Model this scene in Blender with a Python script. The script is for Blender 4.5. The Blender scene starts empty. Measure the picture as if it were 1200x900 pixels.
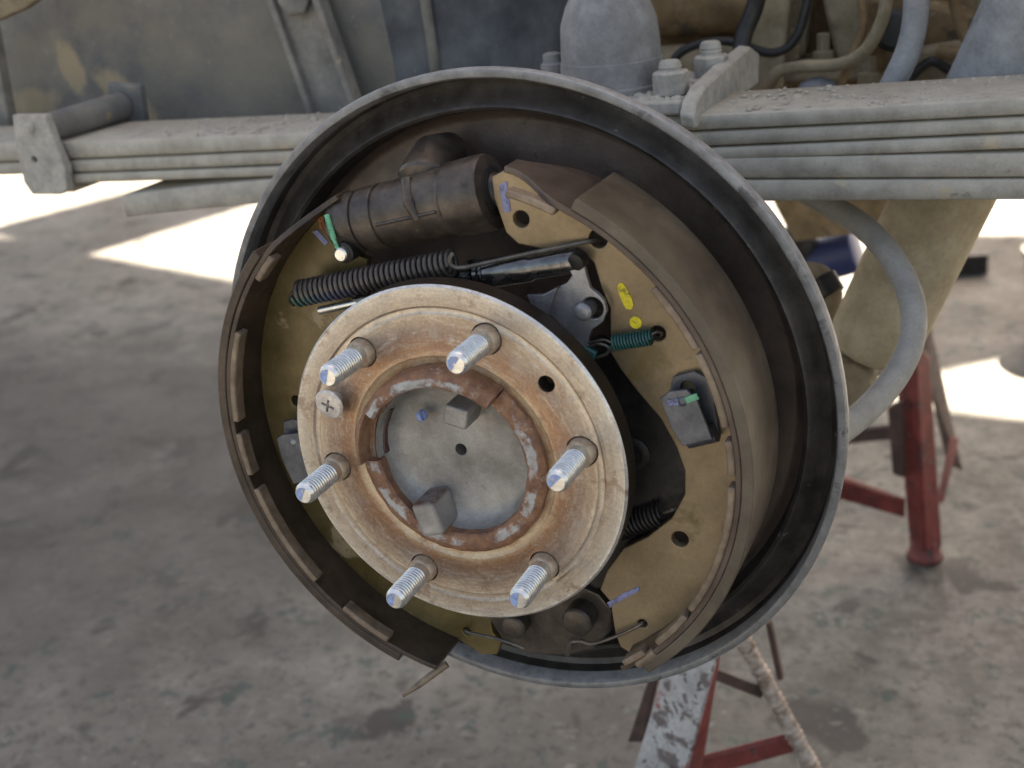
import bpy, bmesh, math, random
from mathutils import Vector, Matrix, noise
R = math.radians
S = 0.001                       # all sizes below are millimetres; origin = centre of the hub face
scene = bpy.context.scene
col = scene.collection

# ------------------------------------------------------------------ camera
cam = bpy.data.cameras.new('camera')
cam_ob = bpy.data.objects.new('camera', cam)
col.objects.link(cam_ob)
cr, cu, cf = Vector((0.913691, 0.39391, -0.100023)), Vector((-0.058616, 0.371266, 0.926674)), Vector((-0.402161, 0.840831, -0.362312))
M4 = Matrix((cr, cu, -cf)).transposed().to_4x4()
M4.translation = Vector((280.46, -509.8, 262.56)) * S
cam_ob.matrix_world = M4
cam.sensor_width = 36.0
cam.lens = 45.0
cam.clip_start = 0.02
cam.clip_end = 400.0
cam.dof.use_dof = True
cam.dof.focus_distance = 0.66
cam.dof.aperture_fstop = 9.0
scene.camera = cam_ob

# ------------------------------------------------------------------ sky, sun, exposure
SUN_EL, SUN_AZ = R(56), R(12)       # the sun stands behind the truck; azimuth measured from +Y towards +X
world = bpy.data.worlds.new('World')
scene.world = world
world.use_nodes = True
wn = world.node_tree
sky = wn.nodes.new('ShaderNodeTexSky')
sky.sky_type = 'NISHITA'
sky.sun_disc = False
sky.sun_elevation = SUN_EL
sky.sun_rotation = SUN_AZ
sky.dust_density = 4.0
sky.ozone_density = 0.6
bgn = wn.nodes['Background']
bgn.inputs['Strength'].default_value = 0.055
wn.links.new(sky.outputs[0], bgn.inputs['Color'])
sund = Vector((math.sin(SUN_AZ) * math.cos(SUN_EL), math.cos(SUN_AZ) * math.cos(SUN_EL), math.sin(SUN_EL)))
sl = bpy.data.lights.new('sun', 'SUN')
sl.energy = 5.0
sl.angle = R(0.5)
sl.color = (1.0, 0.97, 0.93)
so = bpy.data.objects.new('sun', sl)
col.objects.link(so)
so.rotation_euler = sund.to_track_quat('Z', 'Y').to_euler()
vs = scene.view_settings
vs.view_transform = 'Standard'
vs.look = 'None'
vs.exposure = 2.92
vs.gamma = 1.0
vs.use_curve_mapping = False
vs.use_white_balance = True
vs.white_balance_temperature = 8250
vs.white_balance_tint = 11

# ------------------------------------------------------------------ mesh helpers
def V(p):
    return Vector(p)

def frame(d):
    d = d.normalized()
    a = Vector((0, 0, 1)) if abs(d.z) < 0.9 else Vector((1, 0, 0))
    x = d.cross(a).normalized()
    return x, d.cross(x).normalized(), d

def smooth(pts, k=8, closed=False):
    P = [V(p) for p in pts]
    n = len(P)
    out = []
    rng = range(n if closed else n - 1)
    for i in rng:
        if closed:
            a, b, c, d = P[(i - 1) % n], P[i], P[(i + 1) % n], P[(i + 2) % n]
        else:
            a, b, c, d = P[max(i - 1, 0)], P[i], P[i + 1], P[min(i + 2, n - 1)]
        for j in range(k):
            t = j / k
            out.append(0.5 * ((2 * b) + (c - a) * t + (2 * a - 5 * b + 4 * c - d) * t * t + (3 * b - a - 3 * c + d) * t ** 3))
    if not closed:
        out.append(P[-1])
    return out

class MB:
    def __init__(self):
        self.v = []
        self.f = []
    def add(self, vs, fs):
        o = len(self.v)
        self.v += [tuple(x) for x in vs]
        self.f += [tuple(i + o for i in f) for f in fs]
        return self
    def box(self, c, size, rot=None):
        c = V(c)
        sx, sy, sz = [x / 2 for x in size]
        vs = [Vector((x, y, z)) for x in (-sx, sx) for y in (-sy, sy) for z in (-sz, sz)]
        if rot is not None:
            vs = [rot @ p for p in vs]
        return self.add([p + c for p in vs], [(0, 1, 3, 2), (4, 6, 7, 5), (0, 4, 5, 1), (2, 3, 7, 6), (0, 2, 6, 4), (1, 5, 7, 3)])
    def beam(self, a, b, w, h, up=(0, 0, 1)):
        a, b = V(a), V(b)
        d = (b - a).normalized()
        x = d.cross(V(up)).normalized()
        y = x.cross(d)
        vs = []
        for q in (a, b):
            for i, j in ((-1, -1), (1, -1), (1, 1), (-1, 1)):
                vs.append(q + x * (i * w / 2) + y * (j * h / 2))
        return self.add(vs, [(0, 3, 2, 1), (4, 5, 6, 7), (0, 1, 5, 4), (1, 2, 6, 5), (2, 3, 7, 6), (3, 0, 4, 7)])
    def spin(self, p0, p1, prof, n=32):
        """profile of (distance from p0 towards p1, radius)"""
        p0, p1 = V(p0), V(p1)
        x, y, d = frame(p1 - p0)
        vs, fs = [], []
        m = len(prof)
        for t, r in prof:
            for k in range(n):
                a = 2 * math.pi * k / n
                vs.append(p0 + d * t + (x * math.cos(a) + y * math.sin(a)) * max(r, 1e-4))
        for i in range(m - 1):
            for k in range(n):
                k2 = (k + 1) % n
                fs.append((i * n + k, i * n + k2, (i + 1) * n + k2, (i + 1) * n + k))
        if prof[0][1] > 0.01:
            fs.append(tuple(range(n - 1, -1, -1)))
        if prof[-1][1] > 0.01:
            fs.append(tuple((m - 1) * n + k for k in range(n)))
        return self.add(vs, fs)
    def tube(self, pts, r, n=10, caps=True):
        P = [V(p) for p in pts]
        m = len(P)
        rs = r if isinstance(r, (list, tuple)) else [r] * m
        T = [(P[min(i + 1, m - 1)] - P[max(i - 1, 0)]).normalized() for i in range(m)]
        x, y, _ = frame(T[0])
        vs, fs = [], []
        for i in range(m):
            if i:
                q = T[i - 1].rotation_difference(T[i])
                x = q @ x
            y = T[i].cross(x).normalized()
            x = y.cross(T[i]).normalized()
            for k in range(n):
                a = 2 * math.pi * k / n
                vs.append(P[i] + (x * math.cos(a) + y * math.sin(a)) * rs[i])
        for i in range(m - 1):
            for k in range(n):
                k2 = (k + 1) % n
                fs.append((i * n + k, i * n + k2, (i + 1) * n + k2, (i + 1) * n + k))
        if caps:
            fs.append(tuple(range(n - 1, -1, -1)))
            fs.append(tuple((m - 1) * n + k for k in range(n)))
        return self.add(vs, fs)
    def ring(self, prof, a0=0.0, a1=360.0, n=128, closed=False):
        """sweep a profile of (radius, y) about the wheel axis; angles from +X towards +Z; closed = solid section"""
        full = abs(a1 - a0) >= 359.9
        m = len(prof)
        steps = n if full else n + 1
        vs, fs = [], []
        for k in range(steps):
            a = R(a0 + (a1 - a0) * k / n)
            for r, y in prof:
                vs.append((r * math.cos(a), y, r * math.sin(a)))
        for k in range(n):
            k2 = (k + 1) % steps
            for i in range(m if closed else m - 1):
                j = (i + 1) % m
                fs.append((k * m + i, k * m + j, k2 * m + j, k2 * m + i))
        if closed and not full:
            fs.append(tuple(range(m)))
            fs.append(tuple((steps - 1) * m + i for i in range(m - 1, -1, -1)))
        return self.add(vs, fs)
    def arc(self, a0, a1, r0, r1, y0, y1, n=48):
        """arc strip; r0, r1, y0, y1 may be functions of the angle in degrees"""
        g = lambda q, a: q(a) if callable(q) else q
        vs, fs = [], []
        for k in range(n + 1):
            d = a0 + (a1 - a0) * k / n
            c, s = math.cos(R(d)), math.sin(R(d))
            for rr, yy in ((r0, y0), (r1, y0), (r1, y1), (r0, y1)):
                vs.append((g(rr, d) * c, g(yy, d), g(rr, d) * s))
        for k in range(n):
            for i in range(4):
                j = (i + 1) % 4
                fs.append((k * 4 + i, k * 4 + j, k * 4 + 4 + j, k * 4 + 4 + i))
        fs.append((3, 2, 1, 0))
        fs.append((n * 4, n * 4 + 1, n * 4 + 2, n * 4 + 3))
        return self.add(vs, fs)
    def build(self, name, mat, parent=None, sharp=38, bevel=0, origin=None, seg=2):
        me = bpy.data.meshes.new(name)
        o = V(origin) if origin is not None else Vector((0, 0, 0))
        me.from_pydata([tuple((V(p) - o) * S) for p in self.v], [], self.f)
        bm = bmesh.new()
        bm.from_mesh(me)
        bmesh.ops.remove_doubles(bm, verts=bm.verts, dist=1e-6)
        bmesh.ops.recalc_face_normals(bm, faces=bm.faces)
        bm.to_mesh(me)
        bm.free()
        return link(name, me, mat, parent, sharp, bevel, o, seg)

def link(name, me, mat, parent=None, sharp=38, bevel=0, origin=None, seg=2):
    for p in me.polygons:
        p.use_smooth = True
    me.set_sharp_from_angle(angle=R(sharp))
    if mat is not None:
        me.materials.clear()
        me.materials.append(mat)
    ob = bpy.data.objects.new(name, me)
    col.objects.link(ob)
    if origin is not None:
        ob.location = origin * S
    if bevel:
        b = ob.modifiers.new('bevel', 'BEVEL')
        b.width = bevel * S
        b.segments = seg
        b.limit_method = 'ANGLE'
        b.angle_limit = R(40)
    if parent is not None:
        adopt(ob, parent)
    return ob

def base_of(o):
    m = Matrix.Translation(o.location)
    return base_of(o.parent) @ o.matrix_parent_inverse @ m if o.parent else m

def adopt(ob, parent):
    ob.parent = parent
    ob.matrix_parent_inverse = base_of(parent).inverted()

def circle(c, r, n=20):
    return [(c[0] + r * math.cos(2 * math.pi * k / n), c[1] + r * math.sin(2 * math.pi * k / n)) for k in range(n)]

def plate(name, mat, parent, outline, y0, y1, holes=(), bevel=0.4, curved=0, sharp=38):
    """flat plate: outline of (x, z), from depth y0 (front) to y1 (back), with real holes"""
    if curved:
        outline = [(q.x, q.y) for q in smooth([(a, b, 0) for a, b in outline], curved, True)]
    cu_ = bpy.data.curves.new(name, 'CURVE')
    cu_.dimensions = '2D'
    cu_.fill_mode = 'BOTH'
    for loop in [outline] + list(holes):
        sp = cu_.splines.new('POLY')
        sp.points.add(len(loop) - 1)
        for pt, (a, b) in zip(sp.points, loop):
            pt.co = (a * S, b * S, 0, 1)
        sp.use_cyclic_u = True
    cu_.extrude = max((y1 - y0) / 2 - bevel, 0.01) * S
    cu_.bevel_depth = bevel * S
    cu_.bevel_resolution = 1
    cu_.offset = -bevel * S
    tmp = bpy.data.objects.new('tmp', cu_)
    col.objects.link(tmp)
    me = bpy.data.meshes.new_from_object(tmp.evaluated_get(bpy.context.evaluated_depsgraph_get()))
    bpy.data.objects.remove(tmp)
    bpy.data.curves.remove(cu_)
    me.name = name
    me.transform(Matrix(((1, 0, 0, 0), (0, 0, -1, (y0 + y1) / 2 * S), (0, 1, 0, 0), (0, 0, 0, 1))))
    return link(name, me, mat, parent, sharp)

def cut(ob, cutters):
    for c in cutters:
        m = ob.modifiers.new('cut', 'BOOLEAN')
        m.operation = 'DIFFERENCE'
        m.solver = 'EXACT'
        m.object = c
    dg = bpy.context.evaluated_depsgraph_get()
    me = bpy.data.meshes.new_from_object(ob.evaluated_get(dg))
    ob.modifiers.clear()
    me.name = ob.name
    ob.data = me
    for p in me.polygons:
        p.use_smooth = True
    me.set_sharp_from_angle(angle=R(35))
    for c in cutters:
        bpy.data.objects.remove(c)

def tag(o, label, cat, group=None):
    o['label'] = label
    o['category'] = cat
    if group:
        o['group'] = group
    return o

def thing(name, label, cat, base, group=None):
    o = bpy.data.objects.new(name, None)
    o.empty_display_size = 0.02
    col.objects.link(o)
    o.location = V(base) * S
    return tag(o, label, cat, group)

def copy_of(src, parent, loc):
    o = src.copy()
    col.objects.link(o)
    o.location = V(loc) * S
    if parent is not None:
        adopt(o, parent)
    return o

def helix(p0, p1, rad, turns, wire, per=14, n=6):
    p0, p1 = V(p0), V(p1)
    x, y, d = frame(p1 - p0)
    L = (p1 - p0).length
    m = int(turns * per)
    pts = []
    for i in range(m + 1):
        t = i / m
        a = 2 * math.pi * turns * t
        pts.append(p0 + d * (L * t) + (x * math.cos(a) + y * math.sin(a)) * rad)
    return MB().tube(pts, wire, n)

# ------------------------------------------------------------------ materials
def nodes(name):
    m = bpy.data.materials.new(name)
    m.use_nodes = True
    nt = m.node_tree
    return m, nt, nt.nodes['Principled BSDF']

class NB:
    def __init__(self, nt):
        self.nt = nt
        self.co = nt.nodes.new('ShaderNodeTexCoord').outputs['Object']
    def n(self, t, **k):
        o = self.nt.nodes.new(t)
        for a, b in k.items():
            setattr(o, a, b)
        return o
    def l(self, a, b):
        self.nt.links.new(a, b)
    def noise(self, size, detail=6, rough=0.6, vec=None, dist=0.0):
        t = self.n('ShaderNodeTexNoise')
        t.inputs['Scale'].default_value = 1000.0 / size
        t.inputs['Detail'].default_value = detail
        t.inputs['Roughness'].default_value = rough
        t.inputs['Distortion'].default_value = dist
        self.l(vec if vec is not None else self.co, t.inputs['Vector'])
        return t.outputs['Fac']
    def ramp(self, fac, stops, interp='LINEAR'):
        r = self.n('ShaderNodeValToRGB')
        r.color_ramp.interpolation = interp
        e = r.color_ramp.elements
        while len(e) < len(stops):
            e.new(0.5)
        for el, (p, c) in zip(e, stops):
            el.position = p
            el.color = (*c, 1) if isinstance(c, (tuple, list)) else (c, c, c, 1)
        self.l(fac, r.inputs[0])
        return r.outputs[0]
    def mix(self, fac, a, b, mode='MIX'):
        m = self.n('ShaderNodeMix', data_type='RGBA', blend_type=mode)
        for s, v in ((0, fac), (6, a), (7, b)):
            if hasattr(v, 'is_linked') or hasattr(v, 'links'):
                self.l(v, m.inputs[s])
            elif s == 0:
                m.inputs[0].default_value = v
            else:
                m.inputs[s].default_value = (*v, 1)
        return m.outputs[2]
    def math(self, op, a, b=None):
        m = self.n('ShaderNodeMath', operation=op)
        for i, v in enumerate((a, b)):
            if v is None:
                continue
            if hasattr(v, 'links'):
                self.l(v, m.inputs[i])
            else:
                m.inputs[i].default_value = v
        return m.outputs[0]
    def bump(self, bsdf, h, strength, dist):
        b = self.n('ShaderNodeBump')
        b.inputs['Strength'].default_value = strength
        b.inputs['Distance'].default_value = dist * S
        self.l(h, b.inputs['Height'])
        self.l(b.outputs[0], bsdf.inputs['Normal'])

def mat(name, c1, c2, size=12, rough=(0.45, 0.7), metal=0.0, bump=0.3, bsize=2.0, spots=(), dust=None, lo=0.35, hi=0.65):
    """c1-c2 mottle; spots = (colour, size, threshold); dust = (colour, amount) settled on faces that look up"""
    m, nt, b = nodes(name)
    k = NB(nt)
    f = k.ramp(k.noise(size, 8, 0.62), [(lo, 0.0), (hi, 1.0)])
    c = k.mix(f, tuple(x * 0.88 for x in c1), tuple(min(x * 1.04, 1) for x in c2))
    c = k.mix(1.0, c, k.ramp(k.noise(bsize * 0.9, 4, 0.7), [(0.3, 0.86), (0.7, 1.07)]), 'MULTIPLY')
    c = k.mix(1.0, c, k.ramp(k.noise(size * 3.1, 5, 0.6), [(0.32, 0.78), (0.68, 1.12)]), 'MULTIPLY')
    met = None
    for sc, ss, th in spots:
        sf = k.ramp(k.noise(ss, 5, 0.65, dist=0.4), [(th, 0.0), (th + 0.06, 1.0)])
        c = k.mix(sf, c, sc)
        if metal:
            met = k.math('SUBTRACT', 1.0, sf) if met is None else k.math('MULTIPLY', met, k.math('SUBTRACT', 1.0, sf))
    if dust:
        g = k.n('ShaderNodeNewGeometry')
        sx = k.n('ShaderNodeSeparateXYZ')
        k.l(g.outputs['Normal'], sx.inputs[0])
        up = k.ramp(sx.outputs['Z'], [(0.0, 0.12), (0.75, 1.0)])
        df = k.math('MULTIPLY', up, k.ramp(k.noise(7, 7, 0.7), [(0.3, 0.25), (0.6, 1.0)]))
        df = k.math('MULTIPLY', df, dust[1])
        c = k.mix(df, c, dust[0])
        if metal:
            q = k.math('SUBTRACT', 1.0, df)
            met = q if met is None else k.math('MULTIPLY', met, q)
    k.l(c, b.inputs['Base Color'])
    k.l(k.ramp(k.noise(size * 0.45, 5, 0.6), [(0.3, rough[0]), (0.7, rough[1])]), b.inputs['Roughness'])
    if met is not None:
        k.l(k.math('MULTIPLY', met, metal), b.inputs['Metallic'])
    else:
        b.inputs['Metallic'].default_value = metal
    if bump:
        k.bump(b, k.noise(bsize, 6, 0.65), bump, bsize * 0.35)
    return m

def paint(name, c, rough=0.45, ragged=False):
    m, nt, b = nodes(name)
    k = NB(nt)
    f = k.ramp(k.noise(2.5, 5, 0.6), [(0.3, 0.0), (0.75, 1.0)])
    k.l(k.mix(f, c, tuple(x * 0.6 for x in c)), b.inputs['Base Color'])
    b.inputs['Roughness'].default_value = rough
    if ragged:          # worn paint: the steel shows through where it has rubbed off
        k.l(k.ramp(k.noise(7.0, 8, 0.8), [(0.37, 0.0), (0.50, 1.0)]), b.inputs['Alpha'])
    return m

MT = {}
MT['lip'] = mat('backing_plate_lip_grey', (0.12, 0.123, 0.128), (0.22, 0.225, 0.233), 12, (0.4, 0.6), 0.3, 0.2, 1.6,
                spots=(((0.04, 0.039, 0.04), 18, 0.60), ((0.28, 0.28, 0.28), 4, 0.70)), dust=((0.34, 0.345, 0.355), 0.85))
MT['ringdark'] = mat('backing_plate_ring_dark', (0.036, 0.032, 0.030), (0.080, 0.072, 0.067), 16, (0.32, 0.5), 0.4, 0.25, 2.0,
                     spots=(((0.14, 0.13, 0.12), 7, 0.67),))
MT['dish'] = mat('backing_plate_brown', (0.060, 0.041, 0.034), (0.098, 0.070, 0.058), 26, (0.32, 0.5), 0.2, 0.2, 2.2,
                 spots=(((0.028, 0.021, 0.018), 22, 0.62), ((0.14, 0.12, 0.11), 5, 0.73)))
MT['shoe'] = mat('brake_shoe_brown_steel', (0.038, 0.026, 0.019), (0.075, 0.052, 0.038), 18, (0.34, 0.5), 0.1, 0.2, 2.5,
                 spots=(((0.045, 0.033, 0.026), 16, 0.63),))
MT['table'] = mat('brake_shoe_table_brown', (0.070, 0.048, 0.038), (0.106, 0.076, 0.060), 20, (0.34, 0.5), 0.1, 0.15, 2.5,
                  spots=(((0.06, 0.045, 0.037), 14, 0.64),))
MT['nib'] = mat('brake_shoe_nib_tan', (0.17, 0.12, 0.082), (0.25, 0.188, 0.135), 8, (0.4, 0.6), 0.1, 0.2, 2)
MT['web'] = mat('brake_shoe_web_olive_tan', (0.225, 0.162, 0.092), (0.315, 0.236, 0.143), 40, (0.30, 0.45), 0.25, 0.06, 3,
                spots=(((0.16, 0.112, 0.045), 50, 0.58), ((0.09, 0.066, 0.042), 14, 0.69)))
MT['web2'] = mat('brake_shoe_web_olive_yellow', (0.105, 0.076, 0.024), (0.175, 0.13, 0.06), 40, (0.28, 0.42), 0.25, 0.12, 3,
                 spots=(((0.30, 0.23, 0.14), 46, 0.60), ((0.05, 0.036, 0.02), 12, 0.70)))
MT['lining'] = mat('brake_lining_grey_brown', (0.074, 0.056, 0.039), (0.122, 0.097, 0.069), 30, (0.45, 0.6), 0.0, 0.12, 1.4,
                   spots=(((0.07, 0.055, 0.043), 3, 0.70), ((0.19, 0.165, 0.13), 2.5, 0.74)))
MT['cyl'] = mat('wheel_cylinder_iron', (0.050, 0.040, 0.034), (0.095, 0.077, 0.065), 10, (0.26, 0.45), 0.4, 0.35, 1.6,
                spots=(((0.23, 0.19, 0.10), 9, 0.70), ((0.22, 0.23, 0.26), 6, 0.735)))
MT['black'] = mat('black_oiled_steel', (0.012, 0.011, 0.011), (0.028, 0.026, 0.025), 10, (0.35, 0.6), 0.2, 0.2, 2)
MT['coil'] = mat('spring_wire_dark', (0.040, 0.034, 0.032), (0.075, 0.065, 0.06), 6, (0.25, 0.4), 0.6, 0.15, 1)
MT['wire'] = mat('wire_steel_brown', (0.10, 0.088, 0.078), (0.17, 0.15, 0.13), 6, (0.3, 0.5), 0.5, 0.15, 1)
MT['lever'] = mat('adjuster_lever_grey_steel', (0.22, 0.225, 0.24), (0.31, 0.315, 0.335), 12, (0.28, 0.42), 0.5, 0.2, 1.5)
MT['barrel'] = mat('adjuster_barrel_dark_steel', (0.12, 0.12, 0.125), (0.20, 0.195, 0.19), 8, (0.16, 0.3), 0.9, 0.15, 1.5,
                   spots=(((0.05, 0.04, 0.035), 9, 0.6),))
MT['clip'] = mat('hold_down_clip_grey_steel', (0.085, 0.092, 0.11), (0.13, 0.138, 0.16), 10, (0.32, 0.48), 0.5, 0.25, 1.2)
def zinc_material():
    m, nt, b = nodes('zinc_plated_stud')
    k = NB(nt)
    c = k.mix(k.ramp(k.noise(4, 5, 0.6), [(0.35, 0.0), (0.7, 1.0)]), (0.78, 0.785, 0.77), (0.56, 0.565, 0.55))
    c = k.mix(k.ramp(k.noise(3, 5, 0.7), [(0.58, 0.0), (0.70, 0.7)]), c, (0.36, 0.32, 0.27))
    k.l(c, b.inputs['Base Color'])
    k.l(k.ramp(k.noise(5, 5, 0.6), [(0.3, 0.24), (0.7, 0.38)]), b.inputs['Roughness'])
    b.inputs['Metallic'].default_value = 0.92
    return m
MT['zinc'] = zinc_material()
MT['collar'] = mat('stud_collar_rust', (0.34, 0.24, 0.17), (0.50, 0.40, 0.30), 4, (0.5, 0.7), 0.2, 0.3, 1)
MT['screw'] = mat('screw_pink_zinc', (0.56, 0.49, 0.47), (0.70, 0.66, 0.60), 4, (0.35, 0.5), 0.4, 0.15, 1.2)
MT['axle'] = mat('axle_end_grey_cast', (0.255, 0.246, 0.235), (0.37, 0.36, 0.347), 20, (0.38, 0.55), 0.35, 0.4, 1.6,
                 spots=(((0.16, 0.13, 0.115), 16, 0.66), ((0.43, 0.435, 0.44), 12, 0.68)))
MT['lug'] = mat('cast_lug_rusty_top', (0.28, 0.272, 0.262), (0.40, 0.392, 0.382), 14, (0.38, 0.55), 0.35, 0.4, 1.6, dust=((0.10, 0.055, 0.042), 1.0))
MT['boss'] = mat('hub_boss_rust', (0.20, 0.095, 0.055), (0.30, 0.17, 0.10), 8, (0.5, 0.72), 0.1, 0.5, 1.5,
                 spots=(((0.13, 0.055, 0.04), 5, 0.60), ((0.46, 0.40, 0.34), 7, 0.64)))
MT['bossface'] = mat('hub_boss_grey_face', (0.40, 0.40, 0.41), (0.52, 0.53, 0.54), 8, (0.42, 0.6), 0.25, 0.4, 1.2,
                     spots=(((0.20, 0.12, 0.095), 7, 0.62),))
MT['hole'] = mat('dark_hole', (0.012, 0.011, 0.010), (0.02, 0.018, 0.016), 5, (0.6, 0.8), 0, 0)
MT['dustgrey'] = mat('dusty_spring_steel', (0.285, 0.27, 0.238), (0.40, 0.382, 0.342), 20, (0.6, 0.8), 0.0, 0.3, 1.6,
                     spots=(((0.13, 0.12, 0.105), 4.5, 0.69), ((0.42, 0.36, 0.27), 34, 0.60), ((0.20, 0.185, 0.16), 13, 0.66)), dust=((0.43, 0.395, 0.325), 0.75))
MT['dustpale'] = mat('dusty_pale_plate', (0.34, 0.33, 0.305), (0.44, 0.425, 0.39), 9, (0.75, 0.9), 0.0, 0.8, 2.4,
                     spots=(((0.20, 0.19, 0.175), 3.0, 0.68),), dust=((0.43, 0.405, 0.345), 0.7))
MT['rubber'] = mat('dusty_bump_rubber', (0.195, 0.197, 0.20), (0.255, 0.257, 0.26), 14, (0.65, 0.85), 0.0, 0.4, 2.2,
                   spots=(((0.14, 0.14, 0.145), 4.0, 0.71), ((0.40, 0.40, 0.39), 4, 0.70)))
MT['rail'] = mat('chassis_rail_blue_grey', (0.10, 0.11, 0.125), (0.21, 0.205, 0.19), 60, (0.6, 0.85), 0.0, 0.4, 3,
                 spots=(((0.30, 0.235, 0.15), 95, 0.60), ((0.25, 0.245, 0.235), 9, 0.66)))
MT['tank'] = mat('tank_blue_grey', (0.065, 0.08, 0.098), (0.135, 0.15, 0.168), 40, (0.5, 0.7), 0.0, 0.3, 3,
                 spots=(((0.26, 0.265, 0.265), 14, 0.67),))
MT['brace'] = mat('brace_dusty_grey', (0.15, 0.145, 0.132), (0.235, 0.222, 0.198), 25, (0.65, 0.85), 0.0, 0.3, 3,
                  spots=(((0.36, 0.285, 0.18), 30, 0.62),))
MT['mud'] = mat('muddy_brown_underbody', (0.13, 0.077, 0.03), (0.23, 0.148, 0.07), 30, (0.7, 0.9), 0.0, 0.5, 5,
                spots=(((0.07, 0.05, 0.03), 35, 0.58), ((0.33, 0.27, 0.18), 14, 0.66)))
MT['mudpale'] = mat('pale_muddy_steel', (0.20, 0.155, 0.092), (0.285, 0.23, 0.15), 20, (0.7, 0.9), 0.0, 0.4, 4,
                    spots=(((0.13, 0.105, 0.075), 16, 0.64),))
MT['shock'] = mat('shock_absorber_tan_dust', (0.41, 0.335, 0.215), (0.50, 0.425, 0.295), 26, (0.65, 0.85), 0.0, 0.2, 3,
                  spots=(((0.25, 0.22, 0.17), 9, 0.66),))
MT['shockgrey'] = mat('shock_absorber_grey_dust', (0.24, 0.248, 0.258), (0.31, 0.318, 0.325), 14, (0.7, 0.85), 0.0, 0.5, 2.4)
MT['hose'] = mat('brake_hose_dusty_grey', (0.29, 0.285, 0.265), (0.36, 0.35, 0.325), 30, (0.55, 0.75), 0.0, 0.1, 2,
                 spots=(((0.18, 0.175, 0.17), 20, 0.70),))
MT['red'] = mat('jack_stand_red_paint', (0.13, 0.020, 0.017), (0.21, 0.036, 0.030), 22, (0.4, 0.6), 0.0, 0.3, 3,
                spots=(((0.06, 0.025, 0.022), 16, 0.58), ((0.26, 0.20, 0.18), 8, 0.64)))
MT['splash'] = mat('jack_stand_white_splashed', (0.40, 0.385, 0.375), (0.53, 0.515, 0.505), 14, (0.5, 0.7), 0.0, 0.3, 3,
                   spots=(((0.15, 0.12, 0.115), 16, 0.54), ((0.07, 0.055, 0.055), 7, 0.58), ((0.30, 0.07, 0.06), 34, 0.62)))
MT['rustrod'] = mat('rusty_rod_pale', (0.24, 0.165, 0.12), (0.50, 0.43, 0.37), 9, (0.6, 0.8), 0.1, 0.6, 3,
                    spots=(((0.13, 0.075, 0.05), 10, 0.6),))
MT['darkstrut'] = mat('dark_red_brown_steel', (0.05, 0.03, 0.026), (0.10, 0.055, 0.045), 14, (0.5, 0.7), 0.1, 0.3, 3)
MT['blue'] = paint('blue_plastic', (0.03, 0.05, 0.17))
MT['p_blue'] = paint('blue_paint_mark', (0.30, 0.42, 0.74), ragged=True)
MT['p_lav'] = paint('lavender_paint_mark', (0.25, 0.27, 0.50), ragged=True)
MT['p_yel'] = paint('yellow_paint_mark', (0.86, 0.70, 0.03), ragged=True)
MT['p_grn'] = paint('green_paint_mark', (0.13, 0.46, 0.27), ragged=True)
MT['p_teal'] = paint('teal_paint_mark', (0.018, 0.105, 0.105))
MT['p_org'] = paint('orange_paint_mark', (0.42, 0.14, 0.05), ragged=True)

def boss_material(name, lim):
    """rust all round, scraped grey on the faces turned outwards, between two radii"""
    m, nt, b = nodes(name)
    k = NB(nt)
    sx = k.n('ShaderNodeSeparateXYZ')
    k.l(k.co, sx.inputs[0])
    r = k.math('SQRT', k.math('ADD', k.math('MULTIPLY', sx.outputs[0], sx.outputs[0]), k.math('MULTIPLY', sx.outputs[2], sx.outputs[2])))
    r = k.math('ADD', r, k.math('MULTIPLY', k.math('SUBTRACT', k.noise(9, 6, 0.7), 0.5), 0.006))
    g_ = k.n('ShaderNodeNewGeometry')
    sn = k.n('ShaderNodeSeparateXYZ')
    k.l(g_.outputs['Normal'], sn.inputs[0])
    front = k.ramp(k.math('MULTIPLY', sn.outputs['Y'], -1.0), [(0.75, 0.0), (0.9, 1.0)])
    band = k.ramp(k.math('MULTIPLY', r, 10.0), [(lim[0] - 0.008, 0.0), (lim[0], 1.0), (lim[1], 1.0), (lim[1] + 0.008, 0.0)])
    pat = k.ramp(k.noise(22, 6, 0.65), [(0.46, 0.0), (0.54, 1.0)])
    fac = k.math('MULTIPLY', k.math('MULTIPLY', front, band), pat)
    rust = k.mix(k.ramp(k.noise(6, 7, 0.7), [(0.3, 0.0), (0.7, 1.0)]), (0.11, 0.048, 0.036), (0.29, 0.145, 0.075))
    rust = k.mix(k.ramp(k.noise(10, 6, 0.7), [(0.58, 0.0), (0.68, 0.8)]), rust, (0.42, 0.34, 0.27))
    grey = k.mix(k.ramp(k.noise(5, 7, 0.7), [(0.3, 0.0), (0.7, 1.0)]), (0.30, 0.305, 0.31), (0.48, 0.49, 0.50))
    k.l(k.mix(fac, rust, grey), b.inputs['Base Color'])
    k.l(k.math('MULTIPLY', fac, 0.35), b.inputs['Metallic'])
    b.inputs['Roughness'].default_value = 0.55
    k.bump(b, k.noise(1.8, 7, 0.7), 0.6, 0.8)
    return m
MT['bossring'] = boss_material('hub_boss_rust_low', (0.425, 0.465))
MT['bosswall'] = boss_material('hub_boss_rust_high', (0.43, 0.47))

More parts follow.
